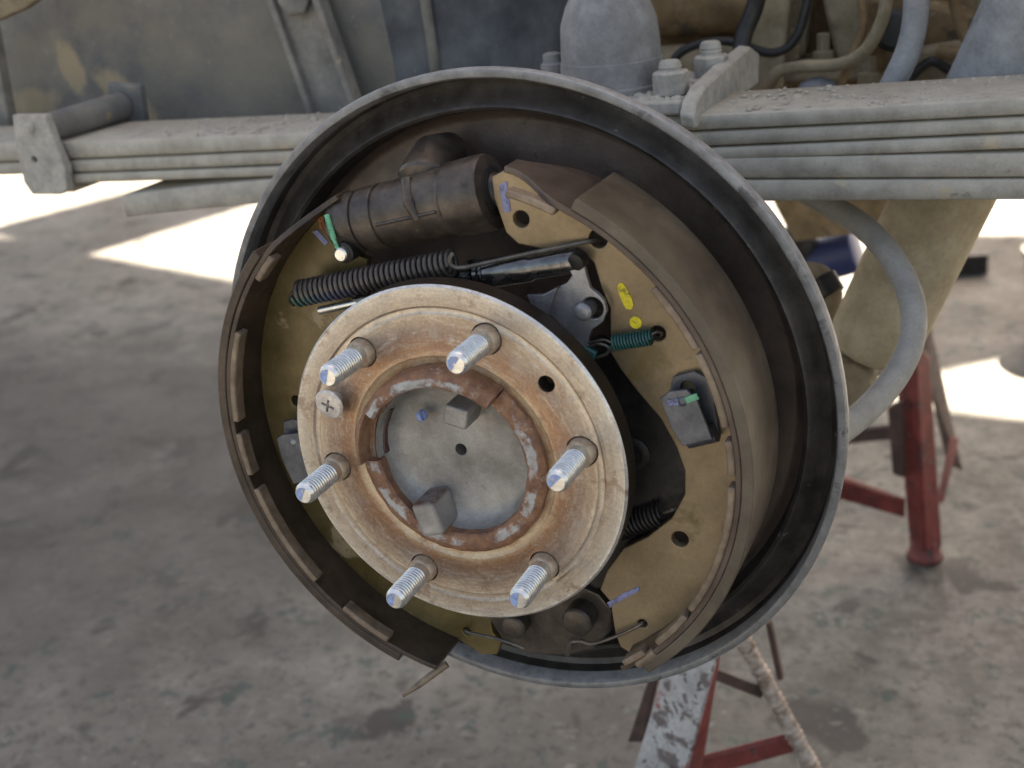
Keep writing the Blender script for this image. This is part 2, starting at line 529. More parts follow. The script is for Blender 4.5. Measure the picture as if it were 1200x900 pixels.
def coil_paint_material():
    """dark spring wire whose lower front carries green and blue identification paint at the left end"""
    m, nt, b = nodes('spring_wire_painted')
    k = NB(nt)
    g_ = k.n('ShaderNodeNewGeometry')
    dp = k.n('ShaderNodeVectorMath', operation='DOT_PRODUCT')
    k.l(g_.outputs['Normal'], dp.inputs[0])
    dp.inputs[1].default_value = (0.0, -0.75, -0.66)
    sx = k.n('ShaderNodeSeparateXYZ')
    k.l(k.co, sx.inputs[0])
    low = k.ramp(dp.outputs['Value'], [(0.72, 0.0), (0.92, 1.0)])
    x = k.math('ADD', k.math('MULTIPLY', sx.outputs[0], 10.0), 1.0)
    green = k.ramp(x, [(0.10, 1.0), (0.30, 0.0)])
    blue = k.ramp(x, [(0.28, 1.0), (0.50, 0.0)])
    c = k.mix(k.ramp(k.noise(6, 5, 0.6), [(0.3, 0.0), (0.7, 1.0)]), (0.05, 0.043, 0.04), (0.10, 0.087, 0.08))
    pc = k.mix(green, (0.11, 0.15, 0.36), (0.07, 0.25, 0.20))
    c = k.mix(k.math('MULTIPLY', k.math('MULTIPLY', low, blue), 0.85), c, pc)
    k.l(c, b.inputs['Base Color'])
    b.inputs['Roughness'].default_value = 0.38
    b.inputs['Metallic'].default_value = 0.3
    return m
MT['coilpaint'] = coil_paint_material()

def rail_material():
    m, nt, b = nodes('chassis_rail_muddy')
    k = NB(nt)
    c = k.mix(k.ramp(k.noise(80, 7, 0.6), [(0.36, 0.0), (0.64, 1.0)]), (0.088, 0.092, 0.098), (0.19, 0.175, 0.148))
    c = k.mix(k.ramp(k.noise(140, 5, 0.6), [(0.45, 0.0), (0.68, 0.75)]), c, (0.215, 0.19, 0.145))
    c = k.mix(k.ramp(k.noise(5, 6, 0.7), [(0.60, 0.0), (0.72, 0.6)]), c, (0.30, 0.29, 0.265))
    sx = k.n('ShaderNodeSeparateXYZ')
    k.l(k.co, sx.inputs[0])
    wob = k.math('MULTIPLY', k.math('SUBTRACT', k.noise(34, 7, 0.7), 0.5), 2.4)
    for (cx, cz, ax_, az, tilt) in MUD:
        dx = k.math('SUBTRACT', sx.outputs[0], cx * S)
        dz = k.math('SUBTRACT', sx.outputs[2], cz * S)
        ct, s_t = math.cos(tilt), math.sin(tilt)
        u = k.math('DIVIDE', k.math('ADD', k.math('MULTIPLY', dx, ct), k.math('MULTIPLY', dz, s_t)), ax_ * S)
        v = k.math('DIVIDE', k.math('SUBTRACT', k.math('MULTIPLY', dz, ct), k.math('MULTIPLY', dx, s_t)), az * S)
        q = k.math('ADD', k.math('ADD', k.math('MULTIPLY', u, u), k.math('MULTIPLY', v, v)), wob)
        c = k.mix(k.ramp(q, [(0.4, 0.8), (1.15, 0.0)]), c, (0.32, 0.26, 0.17))
    k.l(c, b.inputs['Base Color'])
    k.l(k.ramp(k.noise(30, 5, 0.6), [(0.3, 0.55), (0.7, 0.85)]), b.inputs['Roughness'])
    k.bump(b, k.noise(6, 7, 0.7), 0.5, 2)
    return m
MUD = [(*(-537.0,152.5), 14, 30, 0.35), (*(-484.4,123.5), 44, 17, -0.75), (*(-591.1,123.0), 40, 16, 0.1)]
MT['railmud'] = rail_material()

def hub_material():
    m, nt, b = nodes('hub_flange_worn_rust')
    k = NB(nt)
    sx = k.n('ShaderNodeSeparateXYZ')
    k.l(k.co, sx.inputs[0])
    r = k.math('SQRT', k.math('ADD', k.math('MULTIPLY', sx.outputs[0], sx.outputs[0]), k.math('MULTIPLY', sx.outputs[2], sx.outputs[2])))
    # coordinates that run along the turned rings: direction weak, radius strong
    nv = k.n('ShaderNodeCombineXYZ')
    k.l(k.math('DIVIDE', sx.outputs[0], k.math('MULTIPLY', r, 22.0)), nv.inputs[0])
    k.l(k.math('DIVIDE', sx.outputs[2], k.math('MULTIPLY', r, 22.0)), nv.inputs[1])
    k.l(k.math('MULTIPLY', r, 3.2), nv.inputs[2])
    streak = k.noise(7.0, 7, 0.7, vec=nv.outputs[0])
    wob = k.noise(22, 4, 0.6)
    rr = k.math('ADD', r, k.math('MULTIPLY', k.math('SUBTRACT', wob, 0.5), 0.006))
    rr = k.math('ADD', rr, k.math('MULTIPLY', k.math('SUBTRACT', streak, 0.5), 0.006))
    t = k.math('DIVIDE', k.math('SUBTRACT', rr, 0.046), 0.046)
    c = k.ramp(t, [(0.0, (0.20, 0.10, 0.06)), (0.10, (0.40, 0.25, 0.14)), (0.17, (0.58, 0.46, 0.31)), (0.25, (0.37, 0.21, 0.115)),
                   (0.34, (0.30, 0.18, 0.115)), (0.46, (0.29, 0.215, 0.17)), (0.62, (0.41, 0.325, 0.25)), (0.70, (0.60, 0.51, 0.41)),
                   (0.745, (0.38, 0.31, 0.25)), (0.84, (0.44, 0.39, 0.335)), (0.93, (0.52, 0.485, 0.44)), (0.985, (0.74, 0.73, 0.71))])
    og = k.ramp(k.noise(26, 6, 0.65), [(0.44, 0.0), (0.62, 1.0)])
    near = k.ramp(t, [(0.2, 1.0), (0.75, 0.0)])
    c = k.mix(k.math('MULTIPLY', k.math('MULTIPLY', og, near), 0.45), c, (0.34, 0.155, 0.075))
    gr = k.ramp(k.noise(19, 6, 0.6, dist=0.3), [(0.55, 0.0), (0.70, 1.0)])
    c = k.mix(k.math('MULTIPLY', gr, 0.55), c, (0.36, 0.32, 0.30))
    c = k.mix(k.ramp(streak, [(0.5, 0.0), (0.72, 0.4)]), c, (0.70, 0.62, 0.51))
    c = k.mix(k.ramp(k.noise(3.2, 5, 0.7), [(0.60, 0.0), (0.72, 0.6)]), c, (0.24, 0.16, 0.11))
    c = k.mix(k.ramp(k.noise(12, 8, 0.72), [(0.58, 0.0), (0.68, 0.4)]), c, (0.56, 0.47, 0.36))
    c = k.mix(1.0, c, k.ramp(k.noise(1.6, 4, 0.7), [(0.3, 0.78), (0.7, 1.14)]), 'MULTIPLY')
    c = k.mix(k.ramp(k.noise(15, 8, 0.75), [(0.55, 0.0), (0.63, 0.6)]), c, (0.21, 0.125, 0.085))
    c = k.mix(k.ramp(k.noise(5, 8, 0.8), [(0.57, 0.0), (0.64, 0.5)]), c, (0.55, 0.50, 0.44))
    side = k.ramp(k.math('MULTIPLY', sx.outputs[1], 100.0), [(0.10, 0.0), (0.17, 1.0)])
    c = k.mix(side, c, (0.055, 0.042, 0.034))
    k.l(c, b.inputs['Base Color'])
    k.l(k.ramp(t, [(0.1, 0.30), (0.97, 0.75)]), b.inputs['Metallic'])
    k.l(k.ramp(k.noise(7, 5, 0.6), [(0.3, 0.30), (0.7, 0.48)]), b.inputs['Roughness'])
    h = k.math('ADD', k.math('MULTIPLY', streak, 0.8), k.math('MULTIPLY', k.noise(2.2, 6, 0.65), 0.5))
    k.bump(b, h, 0.4, 0.7)
    return m
MT['hub'] = hub_material()

def floor_material():
    m, nt, b = nodes('stained_concrete')
    k = NB(nt)
    c = k.mix(k.ramp(k.noise(420, 8, 0.6), [(0.3, 0.0), (0.7, 1.0)]), (0.078, 0.075, 0.069), (0.16, 0.154, 0.143))
    c = k.mix(k.ramp(k.noise(60, 9, 0.75), [(0.42, 0.0), (0.60, 0.75)]), c, (0.215, 0.208, 0.193))
    c = k.mix(k.ramp(k.noise(900, 5, 0.6, dist=0.6), [(0.50, 0.0), (0.66, 0.75)]), c, (0.085, 0.078, 0.070))
    c = k.mix(k.ramp(k.noise(105, 4, 0.55, dist=0.5), [(0.58, 0.0), (0.635, 0.85)]), c, (0.03, 0.029, 0.029))
    c = k.mix(k.ramp(k.noise(40, 6, 0.7), [(0.57, 0.0), (0.62, 0.85)]), c, (0.032, 0.065, 0.06))
    c = k.mix(k.ramp(k.noise(18, 7, 0.8), [(0.52, 0.0), (0.60, 0.75)]), c, (0.055, 0.051, 0.046))
    c = k.mix(k.ramp(k.noise(24, 7, 0.8), [(0.57, 0.0), (0.66, 0.6)]), c, (0.27, 0.26, 0.24))
    # oil-stained patch beside the truck, with the dimmer light there painted in too
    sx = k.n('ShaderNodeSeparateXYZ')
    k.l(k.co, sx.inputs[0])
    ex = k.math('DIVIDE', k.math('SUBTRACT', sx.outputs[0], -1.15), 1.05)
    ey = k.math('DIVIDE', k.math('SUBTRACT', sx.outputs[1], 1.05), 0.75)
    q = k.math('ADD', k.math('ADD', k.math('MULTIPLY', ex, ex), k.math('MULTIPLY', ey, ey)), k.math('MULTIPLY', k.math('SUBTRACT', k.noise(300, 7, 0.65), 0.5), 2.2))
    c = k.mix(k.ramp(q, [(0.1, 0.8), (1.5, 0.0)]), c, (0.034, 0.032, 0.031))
    k.l(c, b.inputs['Base Color'])
    k.l(k.ramp(k.noise(200, 5, 0.6), [(0.3, 0.55), (0.7, 0.85)]), b.inputs['Roughness'])
    k.bump(b, k.noise(14, 8, 0.7), 0.25, 3)
    return m
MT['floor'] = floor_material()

# ------------------------------------------------------------------ ground and added shade sheets
GZ = -540.0
g = MB()
g.add([(-60000, -60000, GZ), (60000, -60000, GZ), (60000, 60000, GZ), (-60000, 60000, GZ)], [(0, 1, 2, 3)])
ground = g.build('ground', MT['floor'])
ground['kind'] = 'structure'

# unseen sheets added overhead; outlines cut to shade the floor and block right-hand sky
RH = 2700.0
def up_to_sheets(pts):
    k = (RH - GZ) / sund.z
    return [(x + sund.x * k, y + sund.y * k) for x, y in pts]
shade_sheets = MB()
def sheet(pts, z=RH):
    q = up_to_sheets(pts)
    n = len(q)
    shade_sheets.add([(x, y, z) for x, y in q] + [(x, y, z + 12) for x, y in q],
             [tuple(range(n)), tuple(range(2 * n - 1, n - 1, -1))] + [(i, (i + 1) % n, n + (i + 1) % n, n + i) for i in range(n)])
sheet([(-6997, 3525), (-2138, 2041), (99, 1360), (326, 1332), (4590, 104)] + [(4000, -2800), (900, -2800), (300, -1000), (-6000, -1000)])
sheet([(-2720, 2288), (-2144, 2028), (-1342, 4600), (-1910, 4600)], RH + 40)
sheet([(-114, 1576), (75, 1536), (199, 1639), (442, 1657), (442, 2352), (-114, 2352)], RH + 40)
ro = shade_sheets.build('shade_sheets', MT['brace'])
ro['kind'] = 'structure'

# ------------------------------------------------------------------ wheel hub
STUD_PHASE = 68.5
hub = thing('wheel_hub', 'round rusty axle hub flange with six bright wheel studs in front of the brake', 'wheel hub', (0, 14, 0))
fl = MB().ring([(45, 14), (89.5, 14), (91, 12.5), (91, 1.2), (89.8, 0), (80.5, 0), (79.3, 0.9), (77.2, 0.9), (76.2, 0.2), (60, 0.3), (58, -0.5), (55.5, -0.6),
                (53.5, 0.8), (48, 1.0), (45, 1.2)], n=192, closed=True).build('flange', MT['hub'], hub)
cuts = []
def hole_at(rad, ang, r, y0=-20, y1=40):
    x, z = rad * math.cos(R(ang)), rad * math.sin(R(ang))
    return MB().spin((x, y0, z), (x, y1, z), [(0, r), (y1 - y0, r)], 32).build('cutter', None)
cuts.append(hole_at(69.8, 39, 4.3, -20, 10))
for k in range(6):
    cuts.append(hole_at(69.85, STUD_PHASE + 60 * k, 8.1, -20, 2.2))
cut(fl, cuts)
stud0 = None
random.seed(3)
for k in range(6):
    a = R(STUD_PHASE + 60 * k)
    loc = (69.85 * math.cos(a), 0, 69.85 * math.sin(a))
    if stud0 is None:
        prof = [(-4, 6.1), (2, 6.1), (3.5, 5.8)]
        t = 9.0
        prof += [(8, 5.75)]
        while t < 30.5:
            prof += [(t, 5.75), (t + 0.5, 5.75), (t + 1.0, 5.15)]
            t += 2.0
        prof += [(31.5, 5.6), (33.0, 4.7), (33.4, 4.3), (33.4, 0)]
        stud0 = MB().spin((0, 0, 0), (0, -1, 0), prof, 32).build('stud', MT['zinc'], hub)
        col0 = MB().spin((0, 0, 0), (0, -1, 0), [(-2.2, 7.2), (3.2, 7.2), (4.4, 6.6), (4.8, 6.0)], 32).build('collar', MT['collar'])
        st = stud0
        st.location = V(loc) * S
        adopt(st, hub)
        c = col0
    else:
        st = copy_of(stud0, hub, loc)
        c = copy_of(col0, None, loc)
    c.location = V(loc) * S
    adopt(c, st)
    # half-moon of blue paint on the stud's end
    rot = random.uniform(-0.5, 0.5) + 1.2
    pts = [(loc[0] + 4.1 * math.cos(rot + q), loc[2] + 4.1 * math.sin(rot + q)) for q in [i * math.pi / 10 for i in range(11)]]
    plate('paint_mark', MT['p_blue'], st, pts, -33.52, -33.3, bevel=0.05)
# countersunk screw with cross recess, half backed out
sc = (-62.8,28.8)
sp0, sp1 = (sc[0], 2, sc[1]), (sc[0] - 0.6, -8, sc[1] - 1.0)
scr = MB().spin(sp0, sp1, [(-2, 3.9), (3, 3.9), (3.6, 4.2), (8.0, 8.2), (8.6, 8.2), (9.6, 7.2), (9.9, 5), (10, 0)], 36).build('screw', MT['screw'], hub)
cr1 = MB().box((sc[0] - 0.6, -7, sc[1] - 1), (7.5, 4, 1.5), Matrix.Rotation(R(20), 3, 'Y')).build('cutter', None)
cr2 = MB().box((sc[0] - 0.6, -7, sc[1] - 1), (1.5, 4, 7.5), Matrix.Rotation(R(20), 3, 'Y')).build('cutter', None)
cut(scr, [cr1, cr2])
# boss: broken castellated ring round the axle end
def rough_ring(prof, a0, a1, n, name, m, amp):
    b = MB().ring(prof, a0, a1, n, True)
    b.v = [tuple(V(q) + noise.noise_vector(V(q) * 0.16) * amp) for q in b.v]
    return b.build(name, m, hub)
rough_ring([(40.6, 3), (51, 3), (50.8, -1.8), (49.8, -3.0), (48.0, -3.6), (44.5, -3.8), (41.8, -3.5), (40.6, -2.2)], -176, 51, 110, 'boss_ring', MT['bossring'], 0.7)
rough_ring([(42.6, 3), (51.2, 3), (50.6, -8.6), (49.6, -10.6), (47.6, -11.6), (44.2, -11.8), (42.8, -10.8)], 51.5, 146, 70, 'boss_wall', MT['bosswall'], 0.7)
rough_ring([(47.6, 3), (51.2, 3), (50.8, -7.6), (50.0, -9.2), (48.6, -9.4), (47.8, -8)], 145.5, 184, 30, 'boss_wall', MT['boss'], 0.7)
rough_ring([(40.6, 8), (48, 8), (48, 2.2), (40.6, 3.6)], 146, 183, 30, 'boss_ring', MT['darkstrut'], 0.4)
ax = MB().ring([(44.5, 1), (42.5, 0.0), (41.6, 3), (40.8, 7), (39.2, 10.2), (36.6, 12.4), (33, 13.5), (28.5, 13.9), (24, 13.7), (19, 13.2), (14, 12.5), (9, 11.8), (4, 11.4), (0.01, 11.2), (0.01, 30), (44.5, 30)], n=96, closed=True).build('axle_end', MT['axle'], hub)
hx = (-1.1,0.3)
cut(ax, [MB().spin((hx[0], 4, hx[1]), (hx[0], 24, hx[1]), [(0, 3.3), (20, 3.3)], 28).build('cutter', None)])
bx_ = (-18.7,19.4)
MB().spin((bx_[0], 9, bx_[1]), (bx_[0], 0, bx_[1]), [(0, 2.8), (3.0, 2.8), (3.8, 2.0), (3.9, 0)], 20).build('pin', MT['p_blue'], hub)
u0 = (5.9,24.7)
MB().box((u0[0], 4.5, u0[1]), (12.5, 16, 10.5), Matrix.Rotation(R(14), 3, 'Y')).build('lug', MT['axle'], hub, bevel=1.0)
u1 = (-16.0,-32.4)
MB().box((u1[0], 3.5, u1[1]), (13.5, 21, 19), Matrix.Rotation(R(-14), 3, 'Y')).build('lug', MT['lug'], hub, bevel=2.6, seg=3)

# ------------------------------------------------------------------ brake backing plate
bp = thing('brake_backing_plate', 'large round backing plate with grey dusty lip behind the brake shoes', 'brake plate', (0, 100, -181))
MB().ring([(163, 104), (170, 96), (176, 86), (179.3, 80), (180.2, 76), (180.4, 71.5), (179.6, 69.6), (178.0, 69), (176.0, 69.6), (175.0, 71.5), (174.2, 79)], n=256).build('lip', MT['lip'], bp)
MB().ring([(174.2, 79), (173, 85), (170, 86.5), (165, 84.5), (161, 79.8), (159.4, 79), (157.8, 80.2), (156.8, 84), (155.8, 97)], n=256).build('drum_groove', MT['ringdark'], bp)
MB().ring([(155.8, 97), (153, 99.5), (149, 100), (140, 98), (120, 97), (60, 97), (40, 97)], n=192).build('dish', MT['dish'], bp)
MB().ring([(163, 104), (150, 108), (40, 106)], n=96).build('rear_face', MT['ringdark'], bp)
plate('paint_mark', MT['p_lav'], bp, [(-46.5,133.7), (-43.3,134.1), (-41.0,129.0), (-44.2,128.1)], 96.4, 97.0, bevel=0.05)
MB().spin((3, 98, 147), (3, 90, 147), [(0, 2), (6, 2), (7.5, 1.2), (7.6, 0)], 16)

# ------------------------------------------------------------------ brake shoes
def ease(t):
    t = max(0.0, min(1.0, t))
    return t * t * (3 - 2 * t)

def nib(shoe, a0, a1, r0=135.8, r1=139.4, y0=11, y1=19):
    MB().arc(a0, a1, r0, r1, y0, y1, max(4, int(abs(a1 - a0) / 2))).build('nib', MT['nib'], shoe, bevel=0.9)

rs = thing('brake_shoe', 'right hand brake shoe with wide grey-brown lining and tan web marked in yellow', 'brake shoe', (89.7,20.0,-121.1), 'pair of brake shoes')
FY = 12.0
MB().arc(-58, 78.5, 139.3, 142.3, lambda a: FY + 22 * ease((a - 63) / 15) + 2 * ease((-50 - a) / 8), lambda a: 64 - 14 * ease((a - 64) / 14), 72).build('table', MT['table'], rs, bevel=0.5)
MB().arc(-52.5, 61, 142.4, 148.2, FY - 0.4, 64.4, 80).build('lining', MT['lining'], rs, bevel=0.7)
web_r = [(20.9,134.1), (27.9,137.3)]
for d in range(78, -60, -6):
    web_r.append((139.6 * math.cos(R(d)), 139.6 * math.sin(R(d))))
web_r += [(74.9,-125.2), (67.0,-120.6), (64.7,-113.0), (64.0,-104.1), (63.3,-93.2), (58.1,-86.7), (62.9,-74.7), (72.8,-60.3), (86.7,-51.7),
          (100.0,-39.5), (107.4,-25.3), (108.1,-12.2), (104.4,0.4), (97.5,14.4), (86.6,28.0), (78.7,39.2), (74.1,47.8),
          (74.9,58.3), (75.8,70.5), (72.2,79.8), (69.4,92.4), (65.1,97.3), (54.0,99.7), (41.6,99.5), (31.1,101.4), (25.4,106.9), (23.5,114.1), (21.0,123.7)]
plate('web', MT['web'], rs, web_r, 35, 41, holes=[circle((34.0,113.6), 4.2), circle((103.6,-51.1), 4.4), circle((72.4,104.4), 4.6),
      circle((80.4,-104.1), 2.6), circle((98.7,58.5), 3.8)], bevel=0.6)
for a0, a1 in ((63.5, 74), (26, 40), (9.5, 25), (-0.5, 6.8), (-34, -3), (-46, -36), (-56, -50)):
    nib(rs, a0, a1)
MB().tube(smooth([(84.2,14.0,-114.5), (88.6,14.0,-110.1), (93.9,14.0,-105.2)], 6), 2.6, 10).build('nib', MT['nib'], rs)
plate('paint_mark', MT['p_lav'], rs, [(24.4,130.0), (28.6,132.1), (29.2,117.6), (25.6,117.1)], 34.5, 35.1, bevel=0.05)
plate('paint_mark', MT['p_yel'], rs, [(80.3,81.1), (83.8,82.5), (87.7,72.5), (83.8,70.6)], 34.5, 35.1, bevel=0.05, curved=4)
plate('paint_mark', MT['p_yel'], rs, circle((88.2,63.7), 3.1), 34.5, 35.1, bevel=0.05)
plate('paint_mark', MT['p_lav'], rs, [(61.6,-93.8), (71.1,-86.8), (79.9,-81.4), (80.2,-83.9), (71.9,-89.8), (62.8,-96.8)], 34.5, 35.1, bevel=0.05)

ls = thing('brake_shoe', 'left hand brake shoe with olive yellow web, seen from its hollow inner side', 'brake shoe', (-38.1,12.0,-141.1), 'pair of brake shoes')
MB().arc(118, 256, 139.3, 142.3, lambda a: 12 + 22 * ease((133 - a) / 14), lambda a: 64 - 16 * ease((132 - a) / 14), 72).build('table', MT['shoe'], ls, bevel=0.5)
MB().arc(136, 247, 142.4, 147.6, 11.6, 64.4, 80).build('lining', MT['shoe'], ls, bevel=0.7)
web_l = [(139.6 * math.cos(R(d)), 139.6 * math.sin(R(d))) for d in range(122, 258, 6)]
web_l += [(-20.1,-144.0), (-10.8,-142.4), (-7.2,-133.8), (-11.8,-127.8), (-12, -108), (-38, -92), (-70, -72), (-92, -40), (-97, 0), (-94, 30), (-80, 52), (-66, 66), (-58, 90), (-72.9,95.8), (-72.8,108.6)]
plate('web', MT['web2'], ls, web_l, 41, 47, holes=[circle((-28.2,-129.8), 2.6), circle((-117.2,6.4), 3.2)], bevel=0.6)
for a0, a1 in ((134, 141), (155.5, 178), (181, 191.5), (195, 221), (230, 243)):
    nib(ls, a0, a1)
MB().tube([(-35.1,26.0,-143.0), (-43.2,20.0,-148.4), (-50.0,16.0,-153.3), (-58.6,12.0,-159.1)], [2.2, 2.2, 2.0, 1.2], 10).build('end_tab', MT['nib'], ls)
plate('paint_mark', MT['p_lav'], ls, [(-88.4,104.5), (-85.1,105.4), (-79.5,99.1), (-81.9,97.2)], 40.5, 41.1, bevel=0.05)
plate('paint_mark', MT['p_org'], ls, [(-83.6,113.6), (-79.4,114.1), (-79.6,106.9), (-83.5,105.5)], 40.5, 41.1, bevel=0.05)

# ------------------------------------------------------------------ wheel cylinder
c0, c1 = (-78.1,44.0,105.8), (23.2,44.0,126.3)
wc = thing('wheel_cylinder', 'dark cast iron wheel cylinder at the top of the brake, between the shoe ends', 'brake cylinder', (-35.0,60.0,109.5))
Lc = (V(c1) - V(c0)).length
f = lambda t: t * Lc
MB().spin(c0, c1, [(f(.06), 12), (f(.07), 15.6), (f(.205), 16.2), (f(.21), 15.2), (f(.222), 15.2), (f(.227), 16.6), (f(.33), 16.8), (f(.335), 15.8), (f(.347), 15.8), (f(.352), 16.6),
                   (f(.70), 17.2), (f(.72), 17.4), (f(.735), 18.8), (f(.91), 19.0), (f(.935), 18.2), (f(.94), 12)], 64).build('body', MT['cyl'], wc)
MB().spin(c0, c1, [(0, 6), (2, 9.5), (f(.03), 10.5), (f(.10), 11)], 40).build('piston', MT['wire'], wc)
MB().spin(c0, c1, [(f(.90), 12), (f(.95), 12.5), (f(.96), 9), (f(.985), 8), (f(.99), 0)], 40).build('piston', MT['black'], wc)
ridge = MB()
dirc = (V(c1) - V(c0)).normalized()
upc = Vector((-dirc.z, 0, dirc.x))
mid = V(c0) + dirc * f(.55)
ridge.tube([mid + upc * 6 + Vector((0, 14, 0)), mid + upc * 15 + Vector((0, 10, 0)), mid + upc * 20.5 + Vector((0, 24, 0)), mid + upc * 19 + Vector((0, 44, 0))], [15, 13.5, 11.5, 10], 24)
ridge.build('casting_boss', MT['cyl'], wc, bevel=1.5)
MB().tube([V(c0) + dirc * f(.36) + Vector((0, -16.6, 0)) - upc * 1, V(c0) + dirc * f(.70) + Vector((0, -17.0, 0)) - upc * 1], 1.0, 8).build('parting_line', MT['cyl'], wc)
sadd = MB().tube([V(c0) + dirc * f(.54) + upc * 15.5 - Vector((0, 6, 0)), V(c0) + dirc * f(.57) + upc * 5.5 - Vector((0, 16.2, 0)), V(c0) + dirc * f(.59) - upc * 3 - Vector((0, 16.6, 0))], [3.2, 3.0, 2.0], 12)
sadd.build('saddle', MT['cyl'], wc)
pn = (-62.4,22.0,97.4)
MB().spin((pn[0], 36, pn[2]), pn, [(0, 5.4), (9, 5.4), (9.5, 4.4), (10, 3.6), (10.1, 3.5)], 28).build('bleed_screw', MT['black'], wc)
MB().spin((pn[0], 26.2, pn[2]), (pn[0], 0, pn[2]), [(0, 3.7), (2.4, 3.7), (3.0, 3.0), (3.1, 0)], 24).build('screw_head', MT['zinc'], wc)
MB().tube(smooth([(-70.9,30.0,116.4), (-68.7,28.0,110.7), (-66.1,26.0,104.2), (-64.2,25.0,100.1)], 5), [1.5] * 10 + [1.1] * 6, 10).build('paint_mark', MT['p_grn'], wc)

# ------------------------------------------------------------------ springs
def spring(name, label, p0, p1, rad, turns, wire, hooks, m, group=None):
    t = thing(name, label, 'spring', p0, group)
    helix(p0, p1, rad, turns, wire).build('coil', m, t, sharp=80)
    for h in hooks:
        MB().tube(smooth(h, 6), wire, 8).build('hook', MT['wire'], t)
    return t

up = spring('return_spring', 'long dark coil spring running left above the hub with hooked end', (-93.5,26.0,75.2), (-1.5,28.0,93.3), 6.1, 30, 1.22,
            [[(1.2,24.0,99.3), (0.1,22.0,97.3), (0.6,22.0,93.9), (5.0,23.0,92.4), (17.5,26.0,94.3), (47.6,30.0,100.1), (69.8,34.0,103.8), (70.9,40.0,102.9)],
             [(-94.6,28.0,76.4), (-100.8,31.0,73.4), (-106.1,36.0,67.7), (-108.2,42.0,62.7)]], MT['coilpaint'])
sm = spring('adjuster_spring', 'short teal-painted coil spring between the adjuster lever and the tan web', (77.1,30.0,54.5), (97.0,31.0,58.1), 3.5, 13, 0.62,
            [[(97.8,29.0,60.2), (100.0,30.0,61.2), (101.2,34.0,58.9), (97.4,40.0,54.5)], [(78.3,27.0,55.7), (74.5,27.0,57.2), (70.1,27.0,56.2), (66.1,28.0,54.7)]], MT['p_teal'])
lo = spring('return_spring', 'black coil spring half hidden behind the lower right edge of the hub', (59.5,44.0,-57.2), (93.7,42.0,-40.3), 6.4, 15, 0.95, [[(95.7,36.0,-37.1), (100.0,34.0,-34.6), (102.1,36.0,-34.4)]], MT['black'])
an_s = thing('anchor_spring', 'thin wire spring hooked across the bottom anchor between both shoe ends', 'spring', (21.8,38.0,-131.0))
MB().tube(smooth([(78.6,40.0,-106.4), (81.0,32.0,-102.1), (74.0,31.0,-106.8), (63.1,31.0,-113.3), (52.6,31.0,-118.2), (45.3,31.0,-117.8), (39.6,31.0,-120.3), (36.1,34.0,-130.4)], 6), 1.0, 8).build('wire', MT['wire'], an_s)
MB().tube(smooth([(-27.5,40.0,-127.9), (-23.7,32.0,-123.5), (-15.3,32.0,-124.4), (-5.9,32.0,-125.1), (4.3,32.0,-126.8), (10.2,34.0,-130.4)], 6), 1.0, 8).build('wire', MT['wire'], an_s)

# ------------------------------------------------------------------ adjuster strut and lever
ad = thing('adjuster_strut', 'dark threaded adjuster strut with toothed wheel just above the hub', 'adjuster', (8.2,34.0,85.6))
MB().tube([(-84.8,30.0,64.8), (-60.7,31.0,70.0)], 2.2, 12).build('rod_end', MT['zinc'], ad, bevel=0.4)
MB().tube([(-62.8,33.0,70.2), (6.4,34.0,85.5)], 4.0, 16).build('rod', MT['barrel'], ad)
d0, d1 = V((5.4,33.0,85.4)), V((11.6,33.0,86.4))
dd = (d1 - d0).normalized()
xa, ya, _ = frame(dd)
star = MB()
star.spin(d0, d1, [(0, 6.4), (2.2, 6.4)], 36)
for k in range(18):
    a = 2 * math.pi * k / 18
    r_ = xa * math.cos(a) + ya * math.sin(a)
    star.beam(d0 + dd * 1.1 + r_ * 6.0, d0 + dd * 1.1 + r_ * 8.2, 1.2, 2.2, up=dd)
star.build('star_wheel', MT['black'], ad)
MB().spin(d0 + dd * 2.6, d0 + dd * 100, [(0, 5.2), (1, 7.0), (3.2, 7.2), (3.6, 5.8), (4.6, 5.8), (5.0, 7.0), (6.0, 7.0)], 32).build('collar', MT['barrel'], ad)
MB().spin(d0 + dd * 8.4, d0 + dd * 100, [(0, 6.2), (1, 7.4), (24, 7.2), (26, 6.2), (50, 6.0), (51, 5.0)], 40).build('barrel', MT['barrel'], ad)
MB().tube([(30.2,40.0,92.1), (43.1,40.0,94.5), (53.9,40.0,96.8)], 4.6, 12).build('strut_arm', MT['black'], ad)
MB().beam((31.8,34.5,93.8), (55.7,34.5,98.0), 1.2, 4.6, up=(0, 0, 1)).build('paint_mark', MT['p_blue'], ad, bevel=0.3)

lv = thing('adjuster_lever', 'bent grey steel adjuster lever plate with round eye beside the hub', 'lever', (55.9,30.0,71.8))
lev = [(57.6,95.9), (61.7,97.7), (65.1,98.2), (67.0,94.5), (67.8,88.6), (69.2,82.4), (73.0,79.5), (75.7,76.2), (76.5,71.2), (74.0,65.5), (68.1,61.4), (66.0,57.0), (66.1,53.0),
       (61.2,51.9), (55.3,60.4), (48.0,67.5), (45.0,69.1), (50.6,81.4), (57.5,84.6), (60.4,88.4)]
plate('plate', MT['lever'], lv, lev, 28, 31, holes=[circle((69.4,72.5), 5.4)], bevel=0.6)
wing = [(50.9,82.0), (46.4,79.8), (38.4,79.7), (41.1,71.7), (45.4,69.1)]
plate('wing', MT['lever'], lv, [(53.4,83.1), (45.5,79.0), (37.0,78.3), (39.8,70.6), (47.1,68.3)], 26.2, 28.8, bevel=0.5)
pv = (65.5,24.0,71.2)
MB().spin((pv[0], 34, pv[2]), pv, [(0, 4.4), (8.6, 4.4), (9.6, 3.6), (10, 2.4), (10, 0)], 28).build('pivot_pin', MT['lever'], lv)
